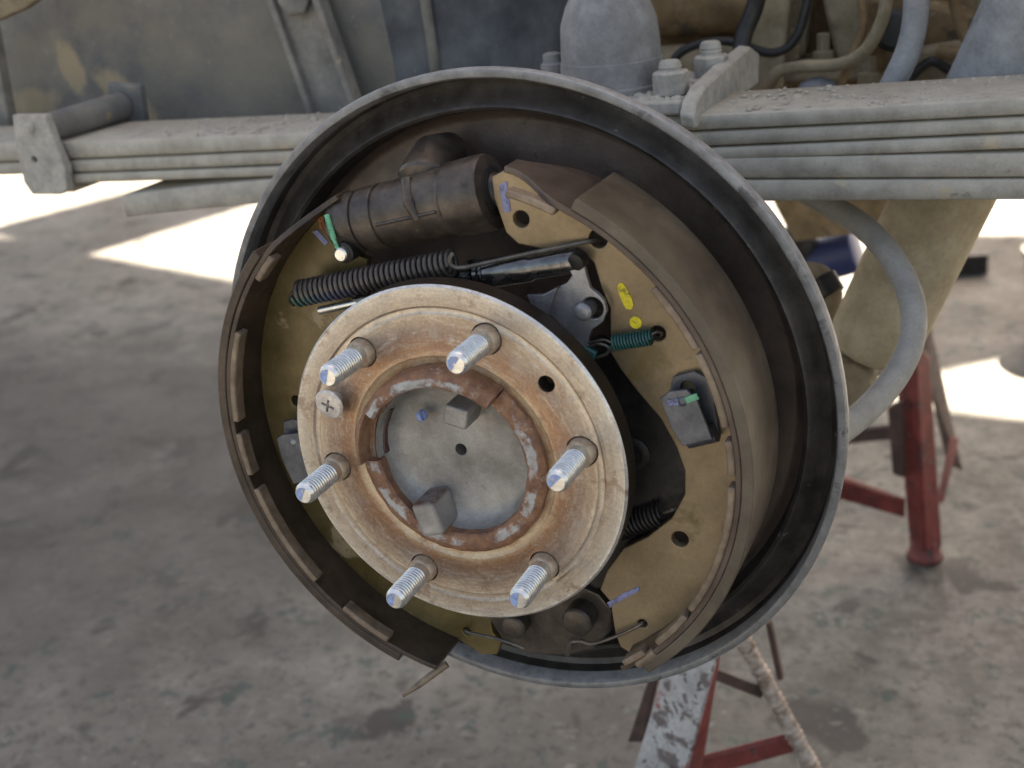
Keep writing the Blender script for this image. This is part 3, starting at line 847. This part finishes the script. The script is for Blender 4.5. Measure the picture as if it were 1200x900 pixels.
MB().spin((64.7,31.0,96.3), (63.5,26.0,95.3), [(0, 4.4), (5, 4.2), (5.4, 3)], 20).build('notch', MT['black'], lv)
MB().box((64.9,29.0,49.5), (9, 4, 6), Matrix.Rotation(R(25), 3, 'Y')).build('paint_mark', MT['p_teal'], lv, bevel=1.4, seg=3)
MB().tube(smooth([(64.2,30.0,51.3), (70.9,27.0,54.9), (76.0,27.0,53.8), (75.3,28.0,50.0), (69.5,29.0,47.1)], 5), 0.8, 8).build('hook', MT['wire'], lv)

pl = thing('parking_brake_lever', 'black parking brake lever plate behind the right edge of the hub', 'lever', (80.7,46.0,-24.3))
pb = [(59.4,49.1), (71.1,49.6), (76.5,38.7), (87.6,27.2), (101.0,9.9), (107.9,-7.1), (108.8,-23.9), (104.4,-40.7), (92.8,-55.8), (70.9,-70.5), (52.5,-92.7), (25.0,-70.2), (39.0,25.0)]
plate('plate', MT['black'], pl, pb, 44, 49, bevel=0.6, curved=4)
rp_ = (79.1,43.0,-9.7)
MB().spin((rp_[0], 46, rp_[2]), rp_, [(0, 9), (3.5, 9), (4.5, 7.5), (4.6, 5), (6, 4.5), (6.2, 0)], 32).build('pivot', MT['black'], pl)

# ------------------------------------------------------------------ hold-down clips
def clip(name, label, cx, cy, flip, pinx, piny, base_):
    t = thing(name, label, 'clip', base_, 'shoe hold-down clips')
    return t
hc = thing('hold_down_clip', 'folded grey steel hold-down clip on the tan web, marked green and blue', 'clip', (113.7,34.0,12.0), 'shoe hold-down clips')
plate('back_leaf', MT['clip'], hc, [(106.2,38.4), (116.7,41.7), (122.8,38.6), (125.5,26.6), (127.6,8.2), (108.5,3.0), (102.0,25.0)], 31.4, 33.4,
      holes=[circle((113.1,33.1), 3.6)], bevel=0.4)
plate('front_leaf', MT['clip'], hc, [(102.1,30.9), (107.0,34.7), (115.3,36.1), (120.0,31.2), (126.5,11.7), (111.7,6.9), (106.0,17.1)], 22, 24.2, bevel=0.5)
fold = MB()
fa, fb = V((112.5,24.0,7.0)), V((126.5,24.0,11.7))
fold.tube([fa + Vector((0, 5, 0.5)), fb + Vector((0, 5, 0.5))], 4.6, 14)
fold.build('fold', MT['clip'], hc)
MB().beam((106.1,21.6,29.1), (114.5,21.6,30.6), 0.8, 3.2).build('paint_mark', MT['p_lav'], hc, bevel=0.2)
MB().beam((114.1,21.5,30.6), (120.8,21.5,33.6), 0.8, 3.2).build('paint_mark', MT['p_grn'], hc, bevel=0.2)
hp = (113.1,20.5,30.1)
MB().spin((hp[0], 40, hp[2]), hp, [(0, 1.6), (16, 1.6), (16.2, 2.6), (18.6, 2.4), (19.4, 1.4), (19.5, 0)], 16).build('pin', MT['clip'], hc)
hl = thing('hold_down_clip', 'folded grey hold-down clip peeking out left of the hub', 'clip', (-119.3,34.0,-22.1), 'shoe hold-down clips')
plate('front_leaf', MT['clip'], hl, [(-122.5,-9.3), (-118.0,-6.9), (-101.4,-4.0), (-98.8,-32.3), (-116.6,-37.2), (-121.5,-21.8)], 24, 26.2, bevel=0.5)
plate('back_leaf', MT['clip'], hl, [(-121.1,-2.4), (-114.5,-0.3), (-100.3,-4.4), (-101.5,-35.9), (-119.4,-40.9), (-125.6,-22.2)], 31.4, 33.4, bevel=0.4)
hq = (-111.9,23.0,-11.2)
MB().spin((hq[0], 40, hq[2]), hq, [(0, 1.6), (13, 1.6), (13.2, 3.0), (15.6, 2.8), (16.6, 1.8), (17, 0)], 16).build('pin', MT['lever'], hl)

# ------------------------------------------------------------------ bottom anchor
an = thing('anchor_block', 'dark oily anchor block with two round pins at the bottom of the brake', 'anchor', (13.7,60.0,-151.0))
plate('block', MT['cyl'], an, [(-13.7,-115.7), (-10.3,-123.0), (-5.0,-132.2), (9.0,-137.8), (33.3,-135.3), (48.4,-128.4), (59.2,-116.4), (61.8,-102.1), (55.2,-93.1), (46.7,-90.1), (25.7,-83.0), (-5.8,-92.7)], 40, 60, bevel=1.2)
for q, r_ in (((6.3,30.0,-115.8), 7.2), ((45.5,28.0,-105.2), 8.4)):
    MB().spin((q[0], 56, q[2]), q, [(0, r_), (V(q).y * -1 + 54.5, r_), (V(q).y * -1 + 55.5, r_ - 0.8), (V(q).y * -1 + 56, r_ - 1.8), (V(q).y * -1 + 56.1, 0)], 36).build('pin', MT['cyl'], an)

# ------------------------------------------------------------------ leaf spring pack
lf = thing('leaf_spring', 'pack of dusty grey steel leaves running across behind the brake', 'leaf spring', (0, 290, 68))
def leaf(top, bot, y0, y1, x0, x1, n=40):
    b = MB()
    def at(pl_, x):
        P_ = sorted(pl_)
        # quadratic least squares through the given points keeps the bow of the spring
        import numpy as np
        c = np.polyfit([q[0] for q in P_], [q[1] for q in P_], 2 if len(P_) > 2 else 1)
        return float(np.polyval(c, x))
    vs, fs = [], []
    h = 1.0
    for i in range(n + 1):
        x = x0 + (x1 - x0) * i / n
        zt, zb = at(top, x), at(bot, x)
        sec = [(y0, zb + h), (y0 - 0.4, (zt + zb) / 2), (y0, zt - h), (y0 + h, zt), (y1 - h, zt), (y1, zt - h), (y1, zb + h), (y1 - h, zb), (y0 + h, zb)]
        vs += [(x, y, z) for y, z in sec]
    m = 9
    for i in range(n):
        for j in range(m):
            k = (j + 1) % m
            fs.append((i * m + j, i * m + k, i * m + m + k, i * m + m + j))
    fs.append(tuple(range(m)))
    fs.append(tuple(n * m + j for j in range(m - 1, -1, -1)))
    return b.add(vs, fs).build('leaf', MT['dustgrey'], lf, sharp=60)
z1 = [(-442, 113.4), (-234, 114.5), (95, 122.5), (246, 125)]
b1 = [(-443, 100.4), (-233, 103.5), (83, 113.3), (168, 114.2), (246, 115.6)]
b2 = [(-444, 89.7), (-247, 92.4), (83, 103.2), (168, 104.6), (246, 105.8)]
b3 = [(-445, 81.4), (-254, 83.2), (82, 95.2), (247, 96.2)]
dn = lambda q, d: [(x, z - d) for x, z in q]
leaf(z1, b1, 250, 330, -640, 620)
leaf(dn(b1, 1.6), b2, 251, 329, -640, 620)
leaf(dn(b2, 1.6), b3, 250.5, 329.5, -446, 620)
leaf([(82, 93.8), (247, 94.8), (500, 96)], [(89, 81.5), (247, 81.3), (500, 82)], 250, 330, -60, 620)
leaf([(95, 80.2), (247, 80.0), (500, 81)], [(98, 67.4), (248, 68.6), (500, 70)], 249, 331, -60, 620)
ov = [(-392, 70.5), (-359, 76.5), (-262, 82.0), (-60, 88)]
ovb = [(-396, 54.2), (-276, 64.8), (-60, 77)]
leaf(ov, ovb, 249, 331, -394, 40)
def clod(b, x, y, z, r_):
    vs, n = [], 7
    ph = random.random() * 6
    w = [random.uniform(0.7, 1.4) for _ in range(n)]
    for rr, zz in ((1.0, -0.25), (0.8, 0.2), (0.4, 0.4)):
        for k in range(n):
            a = ph + 2 * math.pi * k / n
            vs.append((x + r_ * rr * w[k] * math.cos(a), y + r_ * rr * w[(k + 2) % n] * math.sin(a), z + r_ * zz * w[(k + 3) % n]))
    fs = []
    for i in range(2):
        for k in range(n):
            fs.append((i * n + k, i * n + (k + 1) % n, i * n + n + (k + 1) % n, i * n + n + k))
    fs.append(tuple(range(2 * n, 3 * n)))
    b.add(vs, fs)
# clods of dried mud on the top leaf
random.seed(11)
cl = MB()
for i in range(420):
    x = random.uniform(-430, -210) if i < 200 else random.uniform(70, 320)
    y = random.uniform(252, 326)
    zt = 114.2 + (x + 350) * 0.0185 + 0.5
    r_ = random.uniform(0.8, 2.6) * (1.5 if random.random() < 0.12 else 1)
    clod(cl, x, y, zt - 0.4, r_ * random.uniform(0.4, 0.95))
o_ = cl.build('dried_mud', MT['dustgrey'], lf, sharp=80)
o_['kind'] = 'stuff'
# rebound clip / shackle at the left
sh = thing('spring_shackle', 'pale dusty flat shackle plate with bolt hole on the left end of the leaf pack', 'shackle', (-463.3,240.0,76.5))
plate('side_plate', MT['dustpale'], sh, [(-473.7,136.8), (-441.7,136.0), (-438.0,114.6), (-433.4,96.2), (-436.7,78.9), (-444.7,74.9), (-472.3,75.0), (-478.1,84.5), (-477.5,108.6)], 238, 246,
      holes=[circle((-462.1,102.4), 2.6)], bevel=1.0)
nb_ = (-458.6,236.0,127.1)
MB().spin((nb_[0], 240, nb_[2]), nb_, [(0, 5), (3.2, 4.6), (4, 3.2), (4.1, 0)], 16).build('rivet', MT['dustpale'], sh)
pb0 = V((-450.9,250.0,124.7))
MB().spin(pb0, pb0 + Vector((0, 1, 0)), [(-5, 10.5), (60, 11.5), (84, 12.0), (85, 9)], 28).build('pin', MT['rail'], sh)
pe = pb0 + Vector((0, 86, 0))
MB().box(pe + Vector((4, 3, -1)), (34, 8, 38), Matrix.Rotation(R(5), 3, 'Y')).build('pin_plate', MT['rail'], sh, bevel=2)
MB().box(V((-458.8,262.0,88.1)) + Vector((2, 40, -2)), (12, 84, 30)).build('strap', MT['dustpale'], sh, bevel=2)

# ------------------------------------------------------------------ spring seat, u-bolts, bump stop
ss = thing('bolted_bracket', 'dusty plate bolted on the leaf pack with an upturned wing, behind the brake top', 'bracket', (34.9,285.0,106.4))
MB().box((5, 300, 126), (95, 110, 9)).build('seat_plate', MT['dustpale'], ss, bevel=2)
wg = MB()
wyz = [(241, 114), (310, 113.8), (392, 115.5), (397, 135), (374, 143), (312, 139.5), (262, 135), (244, 129), (238, 122)]
n_ = len(wyz)
wg.add([(62 + (y - 240) * 0.02, y, z) for y, z in wyz] + [(53 + (y - 240) * 0.02, y, z + 1.5) for y, z in wyz],
       [tuple(range(n_)), tuple(range(2 * n_ - 1, n_ - 1, -1))] + [(i, (i + 1) % n_, n_ + (i + 1) % n_, n_ + i) for i in range(n_)])
wg.build('wing', MT['dustpale'], ss, bevel=1.5)
for (px_, zt) in (((39.6,268.0,130.0), 143), ((49.2,328.0,131.1), 146)):
    x, y, z = px_
    nut = MB().spin((x, y, 131), (x, y, 200), [(0, 11.5), (2, 11.8), (13, 11.8), (14.5, 10.5)], 6).build('nut', MT['dustpale'], ss, sharp=20, bevel=0.8)
    pr = [(0, 7.2), (12, 7.2)]
    t = 12.0
    while t < zt - 131 + 6:
        pr += [(t, 7.4), (t + 1.2, 6.8)]
        t += 2.4
    pr += [(t, 6.6), (t + 1.5, 5.4), (t + 1.8, 0)]
    MB().spin((x, y, 131), (x, y, 200), pr, 20).build('bolt', MT['dustpale'], ss)
random.seed(5)
cl = MB()
for i in range(260):
    x, y = random.uniform(-20, 50), random.uniform(248, 350)
    r_ = random.uniform(0.9, 4.0)
    clod(cl, x, y, 131, r_)
o_ = cl.build('dried_mud', MT['dustpale'], ss, sharp=80)
o_['kind'] = 'stuff'
bs = thing('bump_stop', 'grey dusty rubber bump stop dome standing on the spring above the brake', 'bump stop', (-6, 290, 131))
bc = V((-6.2, 290, 131))
MB().spin(bc, bc + Vector((0, 0, 1)), [(0, 35), (4, 35), (5, 34), (20, 33.2), (20.6, 32.6), (32, 32), (44, 31), (55, 27), (64, 22), (71, 15.5), (75, 8), (76, 0)], 48).build('dome', MT['rubber'], bs)
MB().box(bc + Vector((-38, -4, 6)), (18, 26, 12)).build('foot', MT['rubber'], bs, bevel=2)
MB().spin(bc + Vector((-38, -8, 10)), bc + Vector((-38, -8, 40)), [(0, 8), (10, 8), (11, 6), (16, 6), (17, 4), (17.2, 0)], 16).build('nut', MT['rubber'], bs)

# ------------------------------------------------------------------ chassis and underbody behind
ch = thing('chassis_rail', 'blue-grey chassis side rail streaked with dried mud behind the left spring end', 'chassis', (-456.2,400.0,101.2))
pan = MB()
# long shallow panel with a soft bow, so that light plays over it
nx, nz = 40, 10
vs, fs = [], []
for i in range(nx + 1):
    for j in range(nz + 1):
        x = -760 + 560 * i / nx
        z = 60 + 260 * j / nz
        y = 396 + 16 * math.sin((x + 760) / 560 * math.pi) * -1 + 10 * ((z - 60) / 260) ** 2 + 2.5 * noise.noise(Vector((x * .012, z * .012, 0)))
        vs.append((x, y, z))
for i in range(nx):
    for j in range(nz):
        a = i * (nz + 1) + j
        fs.append((a, a + 1, a + nz + 2, a + nz + 1))
n0 = len(vs)
pan.add(vs, fs)
pan.box((-480, 425, 66), (560, 50, 10))
pan.build('side_panel', MT['railmud'], ch)
fe = MB().tube(smooth([(-548.1,330.0,219.7), (-525.2,335.0,219.1), (-503.3,345.0,231.4)], 4), 12, 12)
bd = thing('body_edge', 'pale body panel edge in the top left corner', 'body panel', (-503.2,300.0,213.2))
plate('skin', MT['mudpale'], bd, [(-583.3,194.1), (-524.8,201.9), (-495.6,208.8), (-473.7,217.2), (-443.5,238.1), (-560.3,259.3)], 296, 306, bevel=2)
st_ = thing('hanger_strip', 'narrow grey hanger strip at the left edge above the spring', 'bracket', (-578.7,330.0,110.6))
MB().box(V((-593.6,352.0,136.4)), (14, 12, 120), Matrix.Rotation(R(4), 3, 'Y')).build('strip', MT['brace'], st_, bevel=2)
br = thing('chassis_brace', 'slanted dusty grey brace strap between the rail and the blue-grey tank', 'brace', (-248.6,370.0,105.4))
b0, b1_ = V((-261.6,368.0,96.0)), V((-304.6,384.0,233.4))
MB().beam(b0, b1_, 46, 8, up=(0, 1, 0)).build('strap', MT['brace'], br, bevel=1.5)
dlt = (b1_ - b0).normalized()
sidev = dlt.cross(Vector((0, 1, 0))).normalized()
for s_ in (-1, 1):
    MB().beam(b0 + sidev * s_ * 20 + Vector((0, -7, 0)), b1_ + sidev * s_ * 20 + Vector((0, -7, 0)), 6, 8, up=(0, 1, 0)).build('flange', MT['brace'], br, bevel=1.5)
MB().spin(V((-292.4,372.0,195.5)), V((-285.9,362.0,196.3)), [(0, 13), (8, 13), (10, 11), (10.2, 0)], 6).build('bolt', MT['brace'], br, bevel=1)
tk = thing('tank', 'blue-grey round tank standing behind the top of the brake', 'tank', (-213.7,470.0,110.1))
tx = V((-202.2,470.0,137.8))
MB().spin((tx.x + 4, 480, 60), (tx.x + 4, 480, 400), [(0, 84), (4, 90), (150, 90), (154, 92), (160, 92), (164, 90), (330, 90)], 80).build('shell', MT['tank'], tk)
cb = thing('cable', 'grey cable hanging in front of the blue-grey tank', 'cable', (-188.7,390.0,129.7))
MB().tube(smooth([(-188.6,392.0,116.2), (-186.3,390.0,136.1), (-185.9,388.0,158.9), (-186.5,388.0,181.1), (-186.9,390.0,205.8)], 6), 4.2, 12).build('sheath', MT['brace'], cb)

ub = thing('underbody', 'muddy brown crossmember and floor of the truck behind the right hand spring', 'underbody', (95.6,520.0,84.1))
MB().box((150, 570, (169.5,560.0,4.6)[2] + 320), (1500, 20, 640)).build('bulkhead', MT['mud'], ub, bevel=3)
bulk = [((-13.0,520.0,147.2), 24), ((-8.9,500.0,116.6), 16)]
MB().tube([(-68.5,520.0,155.7), (42.5,540.0,153.5)], 22, 24).build('crossmember', MT['mud'], ub)
MB().tube([(-64.7,500.0,114.9), (15.0,520.0,113.8)], 15, 24).build('crossmember', MT['mudpale'], ub)
MB().box(V((54.4,470.0,132.5)), (30, 20, 130), Matrix.Rotation(R(6), 3, 'Y')).build('bracket', MT['mudpale'], ub, bevel=3)
MB().box(V((80.5,540.0,135.7)), (96, 40, 60)).build('box_section', MT['mud'], ub, bevel=4)
MB().box(V((86.4,500.0,108.7)), (88, 60, 14)).build('ledge', MT['mudpale'], ub, bevel=3)
MB().box(V((130.9,480.0,115.1)), (14, 26, 90), Matrix.Rotation(R(3), 3, 'Y')).build('bracket', MT['mud'], ub, bevel=3)
for q in ((68.2,480.0,130.4), (92.7,485.0,125.4), (205.0,470.0,146.4)):
    MB().spin(V(q) - Vector((0, 0, 12)), V(q), [(0, 9), (9, 9), (9.5, 5.5), (22, 5.5), (22.5, 0)], 6).build('bolt', MT['mudpale'], ub, bevel=0.6)
MB().box(V((180.1,500.0,103.7)), (120, 40, 40), Matrix.Rotation(R(-6), 3, 'Y')).build('ledge', MT['mudpale'], ub, bevel=5)
MB().tube(smooth([(178.1,460.0,122.2), (195.7,455.0,120.9), (215.4,450.0,130.6), (228.8,450.0,138.5)], 5), 5, 10).build('pipe', MT['mud'], ub)
MB().tube(smooth([(61.7,440.0,105.7), (70.5,430.0,116.9), (87.8,430.0,119.9), (114.9,430.0,120.6), (132.6,430.0,129.9), (144.1,430.0,151.3), (146.8,430.0,173.8)], 6), 4.6, 12).build('pipe', MT['mudpale'], ub)
MB().tube(smooth([(45.9,420.0,132.9), (47.6,425.0,145.3), (54.4,430.0,162.2), (59.9,430.0,179.5)], 6), 6.5, 12).build('pipe', MT['black'], ub)
MB().spin(V((98.5,430.0,106.2)) - Vector((0, 0, 8)), V((98.8,430.0,130.2)), [(0, 16), (4, 16), (10, 12), (13, 5), (13.4, 0)], 24).build('cap', MT['tank'], ub)
MB().tube(smooth([(185.6,460.0,168.2), (190.1,460.0,145.0), (198.4,455.0,127.8), (207.5,450.0,116.5)], 5), 4, 10).build('pipe', MT['mud'], ub)

MB().tube(smooth([(-27.9,450.0,107.1), (-7.6,455.0,131.3), (24.4,460.0,136.6), (59.7,460.0,126.2), (77.9,465.0,138.3), (86.8,470.0,173.6)], 6), 3.4, 10).build('pipe', MT['black'], ub)
MB().tube(smooth([(113.0,440.0,104.0), (121.3,445.0,125.8), (127.7,450.0,143.8), (122.8,455.0,172.8)], 6), 3.0, 10).build('pipe', MT['mud'], ub)
MB().tube(smooth([(153.7,470.0,97.3), (171.3,470.0,113.7), (189.0,470.0,105.8), (211.7,470.0,113.2), (240.0,470.0,107.3)], 6), 3.6, 10).build('pipe', MT['black'], ub)
MB().box(V((112.2,500.0,144.2)), (34, 30, 60), Matrix.Rotation(R(-12), 3, 'Y')).build('bracket', MT['mudpale'], ub, bevel=4)
MB().box(V((172.4,510.0,133.5)), (46, 30, 34), Matrix.Rotation(R(18), 3, 'Y')).build('bracket', MT['mud'], ub, bevel=5)
MB().box(V((71.0,500.0,154.0)), (22, 24, 70), Matrix.Rotation(R(8), 3, 'Y')).build('bracket', MT['mudpale'], ub, bevel=4)
MB().spin(V((146.1,470.0,136.6)), V((150.2,440.0,140.4)), [(0, 15), (14, 15), (16, 11), (24, 11), (25, 0)], 20).build('boss', MT['black'], ub)
MB().spin(V((129.4,470.0,105.6)) - Vector((0, 0, 6)), V((129.4,470.0,122.9)), [(0, 10), (8, 10), (9, 6), (20, 6), (21, 0)], 6).build('bolt', MT['mudpale'], ub, bevel=0.6)
bh = thing('breather_hose', 'blue-grey hose rising from behind the right hand leaf pack', 'hose', (158.5,370.0,114.5))
MB().tube(smooth([(151.8,360.0,99.8), (160.9,364.0,118.2), (168.8,368.0,136.3), (173.0,370.0,157.3), (172.9,372.0,183.3)], 8), 8.2, 18).build('tube', MT['shockgrey'], bh)

# ------------------------------------------------------------------ shock absorber and brake hose
sk = thing('shock_absorber', 'tan dusty slanted shock absorber tube behind the right end of the leaf pack', 'shock absorber', (146.6,360.0,-74.8))
k0, k1 = V((143.3,362.0,-74.4)), V((225.7,362.0,118.9))
MB().spin(k0, k1, [(0, 0), (0.5, 14), (2, 21), (6, 27), (12, 30.5), (20, 31.5), (160, 32), (163, 32.5), (170, 32.5)], 48).build('body', MT['shock'], sk)
MB().spin(k0, k1, [(168, 26), (169, 29.5), (172, 30), (330, 30)], 48).build('dust_tube', MT['shockgrey'], sk)
ke = V((136.8,362.0,-89.2))
MB().spin(ke + Vector((-4, -22, 0)), ke + Vector((-4, 22, 0)), [(0, 10), (0.2, 17), (2, 18), (42, 18), (44, 17), (44.2, 10)], 32).build('eye', MT['mudpale'], sk)
MB().spin(V((154.0,350.0,-78.3)), V((159.8,350.0,-80.5)), [(0, 5), (8, 5), (9, 3)], 12).build('pin', MT['dustpale'], sk)
bhz = thing('brake_hose', 'thick grey hose bowing out below the leaf pack right of the brake', 'hose', (161.4,200.0,-51.2))
MB().tube(smooth([(109.6,330.0,53.0), (128.1,320.0,45.8), (153.1,300.0,36.6), (173.8,280.0,20.6), (186.5,262.0,0.3), (188.4,245.0,-17.9), (182.3,225.0,-32.5), (171.3,200.0,-42.8), (159.3,170.0,-46.4), (148.2,140.0,-44.5)], 8), 7.9, 20).build('tube', MT['hose'], bhz)

# ------------------------------------------------------------------ jack stands
def leg_angle(t, a, b, w, thick, mt_a, mt_b, inward):
    """angle-iron leg: two flanges from foot a to top b"""
    a, b = V(a), V(b)
    d = (b - a).normalized()
    i = V(inward).normalized()
    n1 = d.cross(i).normalized()
    MB().beam(a, b, w, thick, up=d.cross(n1)).build('leg', mt_a, t, bevel=1)

j1 = thing('jack_stand', 'red jack stand splashed with white paint directly below the brake', 'jack stand', (30, 360, GZ), 'jack stands')
tp = V((46.1,310.0,-287.2))
A0 = V((-39.7,310.0,-485.8)); A1 = V((28.8,310.0,-311.7))
# broad front leg: white splashed face and red returned flange
d = (A1 - A0).normalized()
side = d.cross(Vector((0, 1, 0))).normalized()
if side.x < 0:
    side = -side
def quadprism(pts, off_):
    m = MB()
    a = [V(q) for q in pts]
    n = len(a)
    o = V(off_)
    m.add(a + [q + o for q in a], [tuple(range(n)), tuple(range(2 * n - 1, n - 1, -1))] + [(i, (i + 1) % n, n + (i + 1) % n, n + i) for i in range(n)])
    return m
quadprism([(-51.2,300.0,-480.4), (0.2,290.0,-459.7), (40.0,300.0,-304.9), (-2.7,312.0,-319.9)], (2, 4, 1)).build('leg', MT['splash'], j1, bevel=1)
quadprism([(0.9,290.0,-459.5), (8.5,318.0,-480.6), (36.2,322.0,-319.8), (40.6,300.0,-304.7)], (0.5, 4, 0)).build('leg_flange', MT['red'], j1, bevel=1)
quadprism([(-58.2,352.0,-441.3), (-42.1,345.0,-432.8), (-19.2,345.0,-342.5), (-26.9,352.0,-348.4)], (2, 5, 0)).build('leg', MT['darkstrut'], j1, bevel=1)
quadprism([(-1.5,330.0,-435.9), (72.0,372.0,-425.5), (82.4,372.0,-437.2), (-2.6,330.0,-455.5)], (2, 6, 2)).build('crossbar', MT['red'], j1, bevel=1)
MB().beam((27.7,330.0,-339.3), (57.3,372.0,-382.1), 5, 9).build('strut', MT['darkstrut'], j1, bevel=1)
# rusty screw rod as the fourth leg
rod_a, rod_b = V((41.2,372.0,-329.1)), V((108.9,372.0,-473.5))
Lr = (rod_b - rod_a).length
pr = []
t = 0.0
while t < Lr:
    pr += [(t, 7.6 + 0.5 * math.sin(t * 0.21)), (t + 3.0, 6.2 + 0.5 * math.sin(t * 0.17))]
    t += 5.5
MB().spin(rod_a, rod_b, pr, 16).build('rod', MT['rustrod'], j1)
MB().beam((53.3,420.0,-342.8), (62.1,420.0,-399.1), 7, 5).build('strut', MT['darkstrut'], j1, bevel=1)
MB().spin(V((tp.x, 330, -150)), V((tp.x, 330, -300)), [(0, 20), (110, 20), (112, 22), (120, 22)], 24).build('post', MT['red'], j1)

j2 = thing('jack_stand', 'red painted jack stand on the floor to the right of the brake', 'jack stand', (130, 930, GZ), 'jack stands')
ft = V((127.0,906.0,-536.2))
quadprism([(109.2,905.0,-526.2), (129.3,885.0,-522.0), (112.2,900.0,-261.0), (84.6,925.0,-271.5)], (2, 6, 0)).build('leg', MT['red'], j2, bevel=1.5)
quadprism([(130.2,885.0,-521.9), (146.4,905.0,-521.6), (126.4,925.0,-290.3), (113.1,900.0,-261.0)], (-2, 6, 0)).build('leg_flange', MT['red'], j2, bevel=1.5)
MB().spin(ft + Vector((0, 0, -4)), ft + Vector((0, 0, 30)), [(0, 22), (5, 22), (9, 19), (26, 17)], 8).build('foot', MT['red'], j2, bevel=2)
quadprism([(81.5,962.0,-285.2), (116.8,1008.0,-278.4), (158.7,1008.0,-470.0), (141.5,996.0,-457.7), (119.9,973.0,-341.7)], (0, 5, 0)).build('leg', MT['darkstrut'], j2, bevel=1)
quadprism([(135.4,927.0,-476.8), (142.1,938.0,-481.6), (153.6,985.0,-418.2), (145.2,979.0,-411.6)], (2, 6, 0)).build('brace', MT['red'], j2, bevel=1)
quadprism([(-2.7,880.0,-416.6), (35.2,880.0,-433.3), (103.5,898.0,-463.4), (103.7,898.0,-485.0), (32.1,880.0,-458.5), (-3.2,880.0,-445.1)], (0, 6, 2)).build('crossbar', MT['red'], j2, bevel=1)
quadprism([(-16.6,1124.0,-483.1), (79.8,1077.0,-443.6), (80.0,1077.0,-463.1), (-16.8,1124.0,-502.5)], (0, 6, 2)).build('crossbar', MT['darkstrut'], j2, bevel=1)
quadprism([(83.0,899.0,-344.2), (100.1,899.0,-334.5), (103.1,899.0,-432.4), (89.4,899.0,-429.3)], (0, 8, 0)).build('gusset', MT['darkstrut'], j2, bevel=1)

# ------------------------------------------------------------------ things farther back
bl = thing('oil_can', 'blue can behind the leaf pack right of the brake', 'can', (48.2,800.0,-146.5))
MB().spin((12.7,800.0,-142.6), (74.4,800.0,-122.9), [(0, 14), (2, 20), (10, 23), (54, 23), (56, 20)], 32).build('can_body', MT['blue'], bl)
MB().spin((16.2,796.0,-139.4), (0.7,796.0,-109.9), [(0, 12), (14, 20), (40, 20), (44, 12)], 20).build('spout', MT['black'], bl)
tp_ = thing('tank_guard', 'orange-brown guard plate hanging under the truck behind the spring', 'guard', (52.1,780.0,-99.3))
quadprism([(-16.7,760.0,-54.2), (117.2,760.0,-46.0), (101.3,760.0,-86.3), (68.2,760.0,-98.0), (8.2,760.0,-106.8)], (0, 30, 10)).build('sheet', MT['mudpale'], tp_, bevel=2)
ba = thing('steel_bar', 'dark steel bar lying on the floor behind the shock absorber', 'bar', (*(61.7,2021.6), GZ))
gx, gy = (4.3,2033.7)
hx2, hy2 = (105.6,2064.4)
MB().beam((gx, gy, GZ + 20), (hx2, hy2, GZ + 20), 40, 40).build('bar_stock', MT['black'], ba, bevel=2)
db = thing('parking_cable', 'pale muddy parking brake cable looping between the brake and the shock absorber', 'cable', (102.4,420.0,-86.0))
MB().tube(smooth([(85.0,430.0,-33.6), (99.2,430.0,-36.0), (108.9,425.0,-49.7), (104.4,420.0,-72.1), (110.5,410.0,-95.7), (99.3,400.0,-120.4)], 6), 7.5, 14).build('sheath', MT['mudpale'], db)
MB().tube([(100.4,430.0,-37.3), (108.9,425.0,-49.7)], 10, 14).build('grommet', MT['black'], db, bevel=1)
bk = thing('floor_bucket', 'blurred grey-brown bucket at the right edge behind the shock absorber', 'bucket', (*(273.4,1684.3), GZ))
bx0, by0 = (273.4,1684.3)
MB().spin((bx0, by0, GZ), (bx0, by0, GZ + 100), [(0, 62), (2, 66), (150, 84), (156, 88), (162, 88), (163, 82), (20, 62)], 40).build('shell', MT['brace'], bk)
